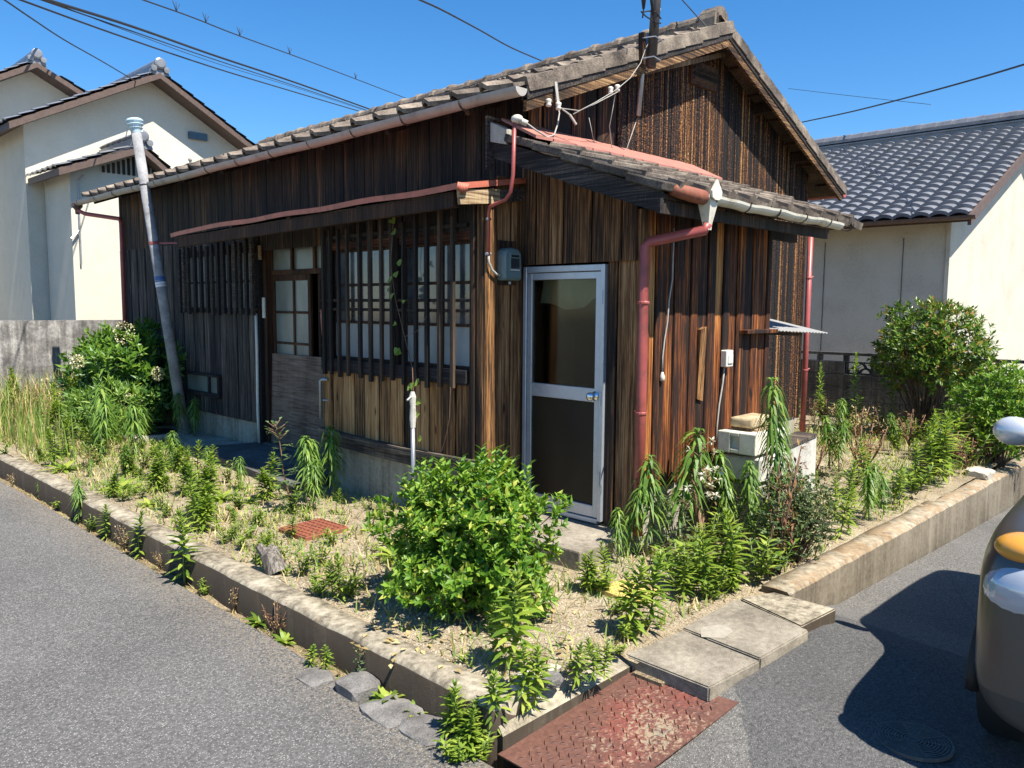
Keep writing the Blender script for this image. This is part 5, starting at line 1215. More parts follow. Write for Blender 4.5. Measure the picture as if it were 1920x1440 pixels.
# ================================================================== OVERHEAD CABLES
def cable(pts, r, label, sag=0.0, spikes=0):
    P = [Vector(p) for p in pts]; Q = []
    for i in range(len(P)-1):        # smooth with Catmull-Rom
        p0, p1, p2, p3 = P[max(i-1, 0)], P[i], P[i+1], P[min(i+2, len(P)-1)]
        for k in range(6):
            t = k/6; Q.append(.5*((2*p1)+(p2-p0)*t+(2*p0-5*p1+4*p2-p3)*t*t+(3*p1-p0-3*p2+p3)*t*t*t))
    Q.append(P[-1]); b = MB(); b.tube(Q, r, 6)
    for k in range(spikes):
        q = Q[int((k+.5)*len(Q)/spikes)]
        for d in (-1, 0, 1): b.tube([q, q+Vector((.13*d, .08*d, .24))], .010, 4)
    return tag(b.build('overhead_cable', M['cable'], None, True), label, 'cable', 'overhead cables crossing the sky')
def ext(pts, k=1.0):
    a, b = Vector(pts[0]), Vector(pts[1]); c, d = Vector(pts[-1]), Vector(pts[-2])
    return [tuple(a+(a-b)*k)]+pts+[tuple(c+(c-d)*k)]
cable(ext([(5.22, 19.42, 7.95), (8.28, 22.65, 8.70), (12.88, 26.79, 9.65), (18.63, 31.01, 10.63), (26.44, 35.51, 11.58)]), 0.0234, 'lowest cable of the black bundle over the roof')
cable(ext([(5.56, 19.31, 8.02), (8.63, 22.49, 8.83), (12.86, 26.75, 9.91), (18.61, 30.96, 10.87), (26.42, 35.49, 11.70)]), 0.0165, 'thin middle cable of the black bundle over the roof')
cable(ext([(5.70, 19.26, 8.03), (8.62, 22.45, 8.94), (12.85, 26.71, 10.03), (18.60, 30.93, 11.00), (26.41, 35.48, 11.79)]), 0.0358, 'thick topmost cable of the black bundle over the roof')
cable(ext([(5.64, 19.28, 8.03), (8.63, 22.47, 8.78), (12.86, 26.73, 9.80), (18.60, 30.94, 10.80), (26.42, 35.48, 11.66)]), 0.0096, 'hair thin messenger wire sagging within the black bundle')
cable([(2.0, 9.3, 4.8), (2.54, 10.2, 4.96), (3.08, 11.1, 5.09), (3.84, 12.43, 5.31), (4.92, 14.17, 5.61), (6.19, 16.34, 6.0), (6.7, 17.3, 6.2)], .010, 'single thin cable dropping to the cream house gable at left')
cable(ext([(7.94, 20.02, 8.83), (10.22, 22.47, 9.59), (12.81, 24.77, 10.21), (18.40, 28.97, 11.32), (27.88, 34.17, 12.36)]), 0.0193, 'cable carrying small bird spikes above the black bundle', spikes=9)
cable(ext([(7.09, 8.77, 5.8), (8.0, 9.3, 6.01), (9.76, 10.38, 6.4), (11.57, 11.39, 6.73), (14.28, 12.84, 7.29)]), .014, 'lone cable at top centre disappearing behind the ridge')
cable([(7.4, 5.0, 5.1), (7.06, 4.62, 4.76), (6.78, 4.27, 4.45), (6.58, 4.09, 4.22), (6.86, 4.03, 4.07)][:3]+[(6.86, 4.02, 4.13), (7.05, 4.14, 4.13)], .006, 'thin stay wire tied to the end of the wooden rod')
cable(ext([(21.29, 9.88, 6.7), (19.0, 7.68, 6.22), (16.64, 5.52, 5.77), (15.0, 4.08, 5.47), (13.25, 2.95, 5.12)]), .016, 'black cable rising to the right above the tiled house')
cable([(26.14, 12.77, 9.01), (25.25, 10.23, 8.16), (24.2, 7.67, 7.3)], .007, 'faint distant wire right of the gable')
cable([(6.0, 27.0, 8.2), (6.95, 28.37, 8.54), (8.27, 30.06, 8.93), (9.56, 31.73, 9.31)], .010, 'faint distant wire at the left edge of the sky')
# ================================================================== PLANTS
def leafblade(b, p, d, up, L, w, droop=0.0, curl=.0, mi=0, segs=3):
    """lance leaf: p base, d direction, up approx normal"""
    d = Vector(d).normalized(); s = d.cross(Vector(up)); s = s.normalized() if s.length > 1e-4 else d.orthogonal().normalized(); n = s.cross(d).normalized(); p = Vector(p)
    prof = [(0, .12), (.3, .9), (.65, .75), (1, 0)] if segs == 3 else [(0, .15), (.45, 1.0), (1, 0)]
    base = len(b.v)
    for (t, k) in prof:
        c = p+d*(L*t)+n*(curl*L*t*t)+Vector((0, 0, -droop*L*t*t))
        if k == 0: b.v.append(tuple(c))
        else: b.v += [tuple(c-s*(w*k/2)+n*(w*.12*k)), tuple(c+s*(w*k/2)+n*(w*.12*k))]
    m = len(prof)-1
    for i in range(m-1): b.f.append((base+2*i, base+2*i+1, base+2*i+3, base+2*i+2)); b.m.append(mi)
    b.f.append((base+2*(m-1), base+2*(m-1)+1, base+2*m)); b.m.append(mi)
def ovalleaf(b, p, d, up, L, w, mi=0):
    d = Vector(d).normalized(); s = d.cross(Vector(up)); s = s.normalized() if s.length > 1e-4 else d.orthogonal().normalized(); n = s.cross(d).normalized(); p = Vector(p)
    P = [p, p+d*(L*.5)-s*(w*.5)+n*(w*.16), p+d*(L*.55)-n*(w*.04), p+d*(L*.5)+s*(w*.5)+n*(w*.16), p+d*L-n*(w*.15)]
    b.add(P, [(0, 2, 1), (0, 3, 2), (1, 2, 4), (2, 3, 4)], mi)
def rdir(r, zmin=-1.0):
    while True:
        v = Vector((r.uniform(-1, 1), r.uniform(-1, 1), r.uniform(-1, 1)))
        if .05 < v.length < 1 and v.normalized().z > zmin: return v.normalized()
def weed(kind, seed):
    """unit-height weed -> (stem mesh, leaf mesh)"""
    r = random.Random(seed); st_ = MB(); lf_ = MB(); lm = 'weedleaf'; sm = 'stem'
    def stemcurve(h, bend, rad0):
        a = r.uniform(0, 6.28); pts = [(bend*t*t*math.cos(a)+.012*math.sin(t*9+a), bend*t*t*math.sin(a)+.012*math.cos(t*7), h*t) for t in [i/6 for i in range(7)]]
        st_.tube(pts, rad0, 5, rr=[rad0*(1-.75*i/6) for i in range(7)]); return pts
    def at(pts, t):
        q = t*(len(pts)-1); i = min(int(q), len(pts)-2); return Vector(pts[i]).lerp(Vector(pts[i+1]), q-i)
    if kind in ('g', 'G'):
        for sidx in range(1 if kind == 'g' else 3):
            h = 1.0 if sidx == 0 else r.uniform(.55, .85); ox, oy = (0, 0) if sidx == 0 else (r.uniform(-.12, .12), r.uniform(-.12, .12))
            pts = [(x+ox, y+oy, z) for x, y, z in stemcurve(h, r.uniform(.02, .12), .014)]; n = 62
            st_.v = st_.v
            for i in range(n):
                t = .10+.90*(i/n)**.85; a = i*2.399+r.uniform(-.3, .3); el = -.25+1.25*t+r.uniform(-.15, .15)
                L = (.24*(1-.55*abs(t-.5))*(1.0 if t < .85 else .75))*r.uniform(.8, 1.15)
                leafblade(lf_, at(pts, t), (math.cos(a)*math.cos(el), math.sin(a)*math.cos(el), math.sin(el)), (0, 0, 1), L*1.12, L*.27, .30)
            for i in range(9):
                a = i*.75; leafblade(lf_, at(pts, 1.0), (math.cos(a)*.45, math.sin(a)*.45, .9), (0, 0, 1), .11, .02, .1)
    elif kind == 's':     # little bushy seedling
        for j in range(5):
            a0 = r.uniform(0, 6.28); ln = r.uniform(.5, 1.0); tip = Vector((.28*math.cos(a0), .28*math.sin(a0), ln)); st_.tube([(0, 0, 0), tuple(tip*.5), tuple(tip)], .012, 4)
            for i in range(16):
                t = .15+.85*i/16; a = i*2.399; el = .5; L = .26*r.uniform(.7, 1.1)
                leafblade(lf_, tip*t, (math.cos(a)*.8, math.sin(a)*.8, .55), (0, 0, 1), L, L*.30, .25, segs=2)
    elif kind in ('h', 'H'):   # drooping horseweed
        lm = 'horseleaf'; pts = stemcurve(1.0, r.uniform(.0, .10), .013); n = 120 if kind == 'h' else 230
        for i in range(n):
            t = .08+.92*(i/n)**.7; a = i*2.399+r.uniform(-.3, .3); el = .25+.5*(t > .9)+r.uniform(-.2, .2)
            L = (.21 if kind == 'h' else .17)*r.uniform(.75, 1.15)*(1.0 if t > .45 else .75); 
            if t < .5 and r.random() < .35: continue
            leafblade(lf_, at(pts, t), (math.cos(a)*math.cos(el), math.sin(a)*math.cos(el), math.sin(el)), (0, 0, 1), L, L*(.17 if kind == 'h' else .14), 1.15+r.uniform(-.25, .3))
        for i in range(8):
            a = i*.8; leafblade(lf_, at(pts, 1.0), (math.cos(a)*.4, math.sin(a)*.4, .8), (0, 0, 1), .16, .02, .8)
    elif kind == 't':     # sow-thistle like, sparse lobed leaves
        lm = 'thistleleaf'; sm = 'brownstem'; pts = stemcurve(1.0, .08, .012)
        for i in range(26):
            t = .08+.92*i/26; a = i*2.399; el = .35+r.uniform(-.3, .3); L = .17*(1.15-.6*t)*r.uniform(.8, 1.2)
            d = Vector((math.cos(a)*math.cos(el), math.sin(a)*math.cos(el), math.sin(el))); p = at(pts, t)
            leafblade(lf_, p, d, (0, 0, 1), L, L*.36, .3)
            s = d.cross(Vector((0, 0, 1))).normalized()
            for q in (.35, .6, .8):
                for sg in (-1, 1): leafblade(lf_, p+d*(L*q), d*.5+s*sg, (0, 0, 1), L*.32*(1.1-q*.5), L*.13, .2, segs=2)
        for i in range(14):
            a = i*2.4; p = at(pts, .80+.2*r.random()); q = p+Vector((.08*math.cos(a), .08*math.sin(a), .06)); st_.tube([tuple(p), tuple(q)], .005, 4); ovalleaf(lf_, q, (math.cos(a), math.sin(a), .8), (0, 0, 1), .05, .035)
    elif kind == 'w':     # dry stalk with white seed heads
        lm = 'seed'; sm = 'brownstem'; pts = stemcurve(1.0, .15, .007)
        for i in range(11):
            p = at(pts, .45+.55*r.random()); a = r.uniform(0, 6.28); q = p+Vector((.13*math.cos(a), .13*math.sin(a), r.uniform(.0, .10))); st_.tube([tuple(p), tuple(q)], .004, 4)
            for k in range(9): ovalleaf(lf_, q, rdir(r), (0, 0, 1), .045, .022)
    elif kind in ('d', 'r'):     # dry / reddish twiggy weed
        lm = 'redweed' if kind == 'r' else 'straw'; sm = 'brownstem'
        for j in range(7):
            a = r.uniform(0, 6.28); tip = Vector((.35*math.cos(a)*r.random(), .35*math.sin(a)*r.random(), r.uniform(.6, 1.0))); st_.tube([(0, 0, 0), tuple(tip*.5+Vector((.04, 0, 0))), tuple(tip)], .008, 4)
            for i in range(16): ovalleaf(lf_, tip*r.uniform(.3, 1.05)+rdir(r)*.06, rdir(r), (0, 0, 1), .07, .03)
    elif kind == 'o':     # low rosette
        for i in range(18):
            a = i*2.399; el = .2+.05*i; leafblade(lf_, (0, 0, .05), (math.cos(a)*math.cos(el), math.sin(a)*math.cos(el), math.sin(el)), (0, 0, 1), r.uniform(.8, 1.2), .22, .35)
        st_.tube([(0, 0, 0), (0, 0, .2)], .04, 4)
    return st_.mesh('stem', M[sm], True), lf_.mesh('leaves', M[lm])
WEEDS = []
PROTO = {k: [weed(k, 100+17*i+ord(k)) for i in range(n)] for k, n in (('g', 5), ('G', 3), ('s', 4), ('h', 5), ('H', 2), ('t', 3), ('w', 2), ('d', 2), ('r', 3), ('o', 2))}
KN = {'g': ('leafy_weed', 'bright green leafy weed'), 'G': ('leafy_weed', 'clump of bright green leafy weeds'), 's': ('seedling', 'small light green seedling'), 'h': ('drooping_weed', 'weed with drooping narrow leaves'), 'H': ('drooping_weed', 'tall weed hung with drooping narrow leaves'), 't': ('thistle_weed', 'thin stalked grey green thistle weed'), 'w': ('seedhead_stalk', 'dry stalk with white seed heads'), 'd': ('dry_weed', 'dry straw coloured twiggy weed'), 'r': ('red_weed', 'reddish dry twiggy weed'), 'o': ('leaf_rosette', 'low rosette of narrow green leaves')}
def put_weed(x, y, z, h, k, where, sx=None, label=None):
    nm, kl = KN[k]; st_, lf_ = rnd.choice(PROTO[k])
    o = bpy.data.objects.new(nm, None); COL.objects.link(o); o.location = (x, y, z); o.rotation_euler = (rnd.uniform(-.09, .09), rnd.uniform(-.09, .09), rnd.uniform(0, 6.28)); o.empty_display_size = .05
    w = h*(sx or 1.0)*1.15; o.scale = (w, w, h)
    tag(o, label or (kl+' '+where), 'weed', nm.replace('_', ' ')+'s '+where)
    if not label: WEEDS.append((o, k, where))
    for n_, me in (('stem', st_), ('leaves', lf_)):
        c = bpy.data.objects.new(n_, me); COL.objects.link(c); c.parent = o
    return o
GUT = [(2.36,10.3,-.15,.26,'g'),(2.28,8.67,-.2,.20,'h'),(2.28,8.06,-.2,.15,'s'),(2.24,7.43,-.2,.38,'h'),(2.24,6.78,-.2,.27,'g'),(2.24,6.38,-.2,.23,'d'),(2.24,6.09,-.2,.33,'g'),(2.23,5.28,-.2,.48,'g'),(2.25,5.0,-.2,.11,'s'),(2.25,4.6,-.2,.18,'d'),(2.25,4.29,-.2,.12,'o'),(2.24,4.05,-.2,.22,'r'),(2.22,3.95,-.2,.10,'o'),(2.15,3.56,-.2,.14,'g'),(2.18,3.46,-.2,.15,'g'),(2.24,3.25,-.25,.25,'t'),(2.22,2.98,-.2,.13,'o'),(2.22,2.80,-.2,.10,'o'),(2.22,2.53,-.26,.26,'g'),(2.23,2.40,-.26,.27,'g'),(2.20,2.47,-.26,.33,'G'),(2.17,2.36,-.22,.24,'G'),(2.30,2.34,-.1,.26,'g'),(2.14,2.42,-.2,.14,'s'),(2.19,2.33,-.22,.14,'s'),(2.10,2.36,-.18,.12,'s'),(2.44,2.30,-.06,.28,'g'),(2.49,2.28,-.05,.26,'g'),(2.22,9.4,-.2,.16,'d'),(2.22,7.1,-.2,.14,'s'),(2.24,5.7,-.2,.16,'d')]
for (x, y, z, h, k) in GUT: put_weed(x, y, z, h, k, 'growing in the gap below the left kerb', 1.15 if k == 'g' else (1.4 if k == 's' else 1.0))
CORNER = [(2.58,2.52,0,.46,'g'),(2.60,2.64,0,.26,'g'),(2.73,2.24,-.02,.20,'g'),(2.80,2.20,-.02,.20,'g'),(2.86,2.19,-.02,.17,'g'),(3.08,2.27,0,.07,'s'),(3.30,2.36,0,.40,'g'),(3.42,2.33,0,.42,'g'),(3.36,2.40,0,.3,'g'),(3.24,2.33,0,.12,'s'),(3.67,2.93,0,.24,'G'),(3.80,2.92,0,.26,'g'),(3.70,2.86,0,.18,'s'),(3.92,2.44,0,.25,'g'),(4.10,2.40,0,.38,'g'),(4.02,2.50,0,.30,'s'),(4.28,2.34,0,.26,'G'),(4.07,2.33,0,.20,'s'),(4.40,2.36,0,.46,'g'),(4.2,2.6,0,.28,'s'),(4.5,2.55,0,.33,'s'),(4.35,2.8,0,.22,'s'),(3.5,2.6,0,.12,'s')]
for (x, y, z, h, k) in CORNER: put_weed(x, y, z, h, k, 'between the front bush, the step and the slabs', 1.1 if k in 'gG' else 1.5)
LEAN = [(4.36,3.16,0,.50,'h'),(4.46,3.06,0,.68,'h'),(4.20,3.12,0,.36,'h'),(4.74,3.02,0,.84,'h'),(4.59,3.0,0,.45,'t'),(4.83,2.95,0,.80,'w'),(4.62,2.86,0,.42,'t'),(4.95,3.0,0,.7,'w'),(5.26,2.92,0,.64,'h'),(5.30,2.76,0,.58,'h'),(5.18,2.85,0,.50,'h'),(5.05,2.70,0,.42,'t'),(4.9,2.85,0,.30,'s'),(4.75,2.8,0,.25,'s'),(5.45,2.62,0,.46,'g'),(5.2,2.55,0,.40,'g'),(4.70,2.30,0,.66,'t'),(4.95,2.45,0,.42,'g'),(5.34,2.4,0,.50,'h'),(5.55,2.45,0,.35,'g'),(4.55,2.30,0,.35,'s'),(4.8,2.28,0,.30,'s')]
for (x, y, z, h, k) in LEAN: put_weed(x, y, z, h, k, 'along the foot of the lean-to wall', .9 if k in 'hH' else 1.0)
put_weed(5.08, 2.40, 0, 1.20, 'H', '', .62, 'tallest weed with drooping dark leaves in front of the white boxes')
put_weed(4.80, 2.27, 0, .95, 'r', '', .55, 'brown bare stalks leaning beside the tallest drooping weed')
put_weed(4.42, 4.20, 0, .42, 'h', '', .9, 'single drooping weed against the left edge of the aluminium door')
RIGHT = [(6.36,2.30,.05,.40,'h'),(6.45,2.36,.05,.42,'h'),(6.61,2.28,.05,.34,'h'),(6.05,2.34,.02,.36,'g'),(6.2,2.5,.03,.34,'g'),(5.85,2.32,0,.34,'g'),(6.75,2.42,.05,.30,'g'),(7.03,2.30,.05,.33,'g'),(7.9,3.18,.08,.50,'h'),(8.0,3.3,.08,.52,'h'),(8.56,2.54,.08,.55,'g'),(8.24,2.32,.08,.62,'g'),(8.72,2.42,.08,.62,'g'),(8.4,2.44,.08,.5,'G'),(8.0,2.36,.08,.5,'g'),(7.75,2.40,.08,.42,'g'),(7.39,2.73,.06,.44,'g'),(6.74,2.62,.05,.36,'g'),(9.21,2.32,.1,.35,'s'),(7.2,2.4,.05,.28,'s'),(7.5,2.32,.06,.3,'s'),(8.9,2.3,.1,.4,'r'),(9.1,2.5,.1,.45,'r'),(9.4,2.35,.1,.4,'r'),(8.05,3.0,.08,.5,'r'),(8.3,3.05,.08,.45,'r'),(7.3,3.2,.06,.4,'r'),(9.3,2.7,.1,.5,'g')]
RFAR, RMID = [], []
for i in range(46):
    RFAR.append((rnd.uniform(9.3, 11.5), rnd.uniform(2.3, 5.0), .12, rnd.uniform(.15, .46), rnd.choice('ggGssshrdtdr')))
for i in range(22): RMID.append((rnd.uniform(6.6, 9.2), rnd.uniform(2.35, 4.0), .06, rnd.uniform(.08, .26), rnd.choice('gssrrd')))
for (L_, wh) in ((RIGHT, 'along the inner edge of the right kerb'), (RFAR, 'in the far growth before the dark block wall'), (RMID, 'on the bare sand of the side yard')):
    for (x, y, z, h, k) in L_: put_weed(x, y, z, h, k, wh, 1.0 if k in 'gh' else 1.3)
put_weed(10.6, 4.55, .12, .80, 'g', '', .5, 'left of two upright weeds standing against the dark block wall')
put_weed(10.7, 4.15, .12, .95, 'g', '', .55, 'tallest upright weed standing against the dark block wall')
put_weed(11.0, 3.75, .12, .85, 'g', '', .5, 'shaded upright weed against the dark block wall by the tree')
FRONT = [(3.36,5.83,0,.74,'t'),(3.60,5.98,0,.56,'h'),(3.87,5.97,0,.62,'h'),(3.75,6.15,0,.5,'h'),(3.49,5.70,0,.42,'h'),(3.58,5.50,0,.20,'g'),(3.30,5.75,0,.25,'s'),(4.02,4.85,0,.34,'h'),(3.9,4.75,0,.3,'h'),(2.86,6.31,0,.46,'G'),(2.70,6.10,0,.42,'G'),(2.55,5.80,0,.38,'G'),(2.99,6.97,0,.38,'G'),(3.09,7.79,0,.36,'G'),(3.41,8.19,0,.33,'G'),(3.55,7.6,0,.3,'g'),(3.3,7.4,0,.38,'g'),(3.45,6.85,0,.30,'h'),(3.6,7.9,0,.25,'h'),(2.87,7.37,0,.34,'G'),(2.91,8.12,0,.31,'g'),(2.50,7.35,0,.26,'G'),(2.81,9.55,0,.47,'g'),(2.55,9.14,0,.40,'g'),(2.73,9.75,0,.38,'t'),(3.06,9.32,0,.62,'h'),(3.35,9.1,0,.6,'h'),(3.2,9.7,0,.75,'h'),(3.45,8.54,0,.23,'t'),(4.25,10.0,.05,.52,'h'),(4.3,9.75,.05,.48,'h'),(2.56,5.36,0,.12,'s'),(2.74,5.56,0,.18,'g'),(2.56,4.77,0,.20,'G'),(2.60,4.88,0,.17,'g'),(2.63,4.70,0,.15,'s'),(2.59,4.38,0,.22,'s'),(2.54,3.85,0,.26,'g'),(2.52,3.92,0,.22,'g'),(2.59,3.85,0,.20,'s'),(2.48,4.0,0,.18,'s'),(2.56,6.37,0,.14,'s'),(3.17,8.41,0,.22,'s'),(2.58,5.17,0,.15,'s'),(2.79,4.48,0,.16,'s'),(2.9,5.9,0,.14,'s'),(3.1,6.2,0,.2,'s'),(2.7,8.6,0,.3,'d'),(2.9,8.9,0,.3,'s'),(3.6,9.6,0,.5,'h')]
for (x, y, z, h, k) in FRONT: put_weed(x, y, z, h, k, 'in the front yard between kerb and lattice window', 1.05 if k in 'gG' else 1.25 if k == 's' else 1.0)
for i in range(40): 
    x = rnd.uniform(2.5, 4.0); y = rnd.uniform(3.9, 10.5)
    if x > 3.5 and 4.4 < y < 9: x -= .9
    put_weed(x, y, 0, rnd.uniform(.05, .15), rnd.choice('sssog'), 'in the front yard between kerb and lattice window', 1.5)
for i in range(26):
    x = rnd.uniform(2.52, 3.55); y = rnd.uniform(5.9, 10.2); put_weed(x, y, 0, rnd.uniform(.16, .38), rnd.choice('gGGgsh'), 'in the middle of the weedy front yard', 1.1)
for i in range(16): put_weed(rnd.uniform(2.5, 4.0), rnd.uniform(10.5, 13.8), .05, rnd.uniform(.3, .7), rnd.choice('gddtsG'), 'near the stained wall at the far left')

def shrub(name, c, rx, ry, rz, z0, nw, per, L, w, mat, label, cat, seed, top=None, ntwig=24, lumps=.28, twist=0.0, open_=.25, tmat='twig', stems=4):
    """shrub with whorls of leaves at twig ends spread through a lumpy crown"""
    r = random.Random(seed); o = empty(name, (c[0], c[1], z0), label, cat)
    cz = c[2]; lf_ = MB(); tw = MB(); tp = MB(); fl_ = []
    for i in range(nw):
        d = rdir(r, -.85); k = 1+lumps*mnoise.noise(Vector((d.x*2.1+seed, d.y*2.1, d.z*2.1)))+.10*mnoise.noise(Vector((d.x*6, d.y*6+seed, d.z*6)))
        q = (r.uniform(0, 1)**.45) if r.random() < .5 else r.uniform(.86, 1.06)
        if mnoise.noise(Vector((d.x*3.7, d.y*3.7+seed*2, d.z*3.7))) < -.32+open_*.3 and r.random() < .55: q *= .72
        p = Vector((c[0]+d.x*rx*k*q, c[1]+d.y*ry*k*q, cz+d.z*rz*k*q))
        if p.z < z0+.05: continue
        ax = (d*.75+Vector((0, 0, .55))+rdir(r)*.35).normalized(); a0 = r.uniform(0, 6.28); e1 = ax.orthogonal().normalized(); e2 = ax.cross(e1)
        tgt = tp if (top and d.z > .12 and q > .8) else lf_  # upper outer leaves take the colour with sunlight painted in
        for j in range(per):
            a = a0+j*2.399; h = j/per; dd = (e1*math.cos(a)+e2*math.sin(a))*(1.0-.45*h)+ax*(.35+.75*h)
            ovalleaf(tgt, p+ax*(L*.35*h)+rdir(r)*(L*.1), dd+rdir(r)*.18, ax, L*r.uniform(.55, 1.2), w*r.uniform(.6, 1.15))
        if i % 3 == 0: fl_.append(p)
    for k in range(stems):
        a = r.uniform(0, 6.28); b0 = Vector((c[0]+.12*rx*math.cos(a), c[1]+.12*ry*math.sin(a), z0-.05))
        for p in r.sample(fl_, min(ntwig//stems+1, len(fl_))):
            mid = b0.lerp(p, .5)+Vector((0, 0, .12*rz))+rdir(r)*.08*rx; tw.tube([b0, mid, p], .01, 4, rr=[.014*rz+.003, .008*rz+.002, .002])
    tw.build('twigs', M[tmat], o); f = lf_.build('foliage', M[mat], o, kind='stuff')
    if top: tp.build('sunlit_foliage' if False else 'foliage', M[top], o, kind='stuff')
    return o
shrub('front_bush', (2.97, 3.24, .325), .45, .44, .40, 0, 1700, 7, .058, .030, 'bushleaf', 'big glossy bright green bush in the front corner of the lot', 'bush', 3, ntwig=110, lumps=.75, open_=.75)
# upright shoots on the front bush
fb = bpy.data.objects['front_bush']; b = MB(); r_ = random.Random(5)
for i in range(60):
    a = r_.uniform(0, 6.28); q = r_.uniform(.1, 1.0); x = 2.98+.45*q*math.cos(a); y = 3.25+.43*q*math.sin(a); z = .36+.37*math.sqrt(max(0, 1-q*q)); h = r_.uniform(.07, .22)
    for j in range(11):
        t = j/11; al = j*2.399; ovalleaf(b, (x+.01*j*math.cos(a)*.4, y, z+h*t), (math.cos(al)*.8, math.sin(al)*.8, .75), (0, 0, 1), .06, .03)
b.build('shoots', M['bushleaf'], fb, kind='stuff')
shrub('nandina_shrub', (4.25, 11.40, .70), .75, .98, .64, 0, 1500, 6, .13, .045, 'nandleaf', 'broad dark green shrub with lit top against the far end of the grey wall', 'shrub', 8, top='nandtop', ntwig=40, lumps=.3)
sh2 = bpy.data.objects['nandina_shrub']; b = MB(); r_ = random.Random(9)
for (x, y, z, s) in ((3.95, 10.95, 1.28, .13), (3.35, 10.9, .95, .08), (3.75, 10.3, .45, .10), (4.1, 10.3, .8, .07)):
    for i in range(160):
        d = rdir(r_); ovalleaf(b, (x+d.x*s, y+d.y*s, z+d.z*s*1.1+.3*s), rdir(r_), (0, 0, 1), .028, .02)
b.build('flower_panicle', M['flower'], sh2, kind='stuff')
shrub('low_shrub', (3.65, 10.6, .32), .50, .62, .36, 0, 520, 7, .11, .026, 'horseleaf', 'feathery mid green undergrowth in front of the broad dark shrub', 'shrub', 12, ntwig=16)
shrub('round_bush', (5.14, 2.33, .31), .235, .235, .30, 0, 900, 6, .026, .015, 'smallleaf', 'small round grey green bush on the edge of the right kerb', 'bush', 15, ntwig=50, lumps=.2, stems=6)
tr_ = shrub('photinia_tree', (10.9, 3.28, 1.20), .58, .64, .56, .1, 1300, 7, .085, .032, 'treeleaf', 'rounded glossy tree with reddish tips before the dark block wall', 'tree', 21, ntwig=60, lumps=.38, stems=5)
b = MB(); b.tube([(10.9, 3.28, .0), (10.92, 3.27, .5), (10.88, 3.3, 1.0)], .05, 8, rr=[.06, .05, .03]); b.build('trunk', M['twig'], tr_, True)
shrub('side_bush', (9.75, 2.22, .60), .46, .44, .50, .05, 900, 7, .07, .028, 'bushleaf', 'bright green bush at the right edge behind the parked car', 'bush', 25, ntwig=40, lumps=.25)
# creeper on the lattice
cr = empty('creeper', (4.10, 5.3, .9), 'thin creeper with heart leaves climbing the standpipe and lattice', 'vine')
b = MB(); pts = [(3.87, 4.85, .25), (3.89, 4.86, .6), (3.85, 4.84, .85), (3.89, 4.88, 1.05), (3.98, 5.0, 1.2), (4.03, 5.16, 1.45), (4.03, 5.28, 1.75), (4.03, 5.34, 2.04), (4.03, 5.30, 2.38)]; b.tube(pts, .003, 4)
b.tube([(4.03, 5.16, 1.45), (4.03, 5.0, 1.5), (4.03, 4.88, 1.62)], .002, 4); b.tube([(4.045, 4.62, 1.08), (4.045, 4.63, .84), (4.05, 4.69, .66), (4.05, 4.73, .57)], .003, 4); b.build('stem', M['brownstem'], cr)
r_ = random.Random(31)
for (y, z, s) in ((5.44, 2.42, .05), (5.41, 2.32, .05), (5.30, 2.05, .045), (5.45, 1.90, .055), (5.40, 1.93, .05), (5.47, 1.86, .05), (5.46, 1.75, .055), (5.30, 1.72, .03), (5.42, 1.55, .03), (5.36, 1.35, .05), (5.38, 1.32, .05), (5.10, 1.10, .06), (5.05, 1.08, .055), (5.14, 1.05, .05), (5.06, .95, .05), (5.1, .82, .045), (5.0, .66, .04), (5.08, .5, .05)):
    b = MB(); n = Vector((-1, r_.uniform(-.4, .4), .4)).normalized(); e1 = n.cross(Vector((0, 0, 1))).normalized(); e2 = n.cross(e1); a0 = r_.uniform(0, 6.28)
    ring = [(0, .25), (.45, .1), (.95, .35), (.75, .95), (0, 1.75), (-.75, .95), (-.95, .35), (-.45, .1)]
    P = [Vector((4.025 if z > 1.15 else 3.90, y*(.978 if z > 1.15 else .957), 1.7+(z-1.7)*.978))+(e1*(math.cos(a0)*u-math.sin(a0)*v_)+e2*(math.sin(a0)*u+math.cos(a0)*v_))*(s*.75)+n*(.01*abs(u)) for (u, v_) in ring]
    b.add(P, [(0, 1, 2, 3), (0, 3, 4), (0, 4, 5), (0, 5, 6, 7)]); b.build('heart_leaf', M['grassgreen' if r_.random() < .4 else 'weedleaf'], cr)

# labels: where the plants stand in a row they are counted along it
ORD = 'first second third fourth fifth sixth seventh eighth ninth tenth eleventh twelfth thirteenth fourteenth'.split()
ROWS = {'along the inner edge of the right kerb': ('behind the right kerb, counting rightwards from the round bush', 1), 'in the far growth before the dark block wall': ('before the dark block wall, counting rightwards from the far downpipe', 1), 'on the bare sand of the side yard': ('on the bare side yard, counting rightwards from the white boxes', 1),
        'growing in the gap below the left kerb': ('in the kerb gap, counting leftwards from the checker plate', -1), 'between the front bush, the step and the slabs': ('by the slabs, counting rightwards from the checker plate', 1),
        'along the foot of the lean-to wall': ('below the lean-to wall, counting rightwards from the door', 1), 'in the front yard between kerb and lattice window': ('in the front yard, counting leftwards from the front bush', -1)}
SHORT = {'g': 'leafy green weed', 'G': 'clump of leafy weeds', 's': 'small seedling', 'h': 'drooping weed', 't': 'thistle weed', 'w': 'white seedhead stalk', 'd': 'dry twiggy weed', 'r': 'red twiggy weed', 'o': 'leaf rosette'}
byk = {}
for (o, k, where) in WEEDS: byk.setdefault((where, k), []).append(o)
for (where, k), L in byk.items():
    if where in ROWS and 1 < len(L) <= 14:
        ph, sg = ROWS[where]; L.sort(key=lambda o: sg*-(o.location.y/o.location.x))
        for i, o in enumerate(L): o['label'] = ORD[i]+' '+SHORT[k]+' '+ph

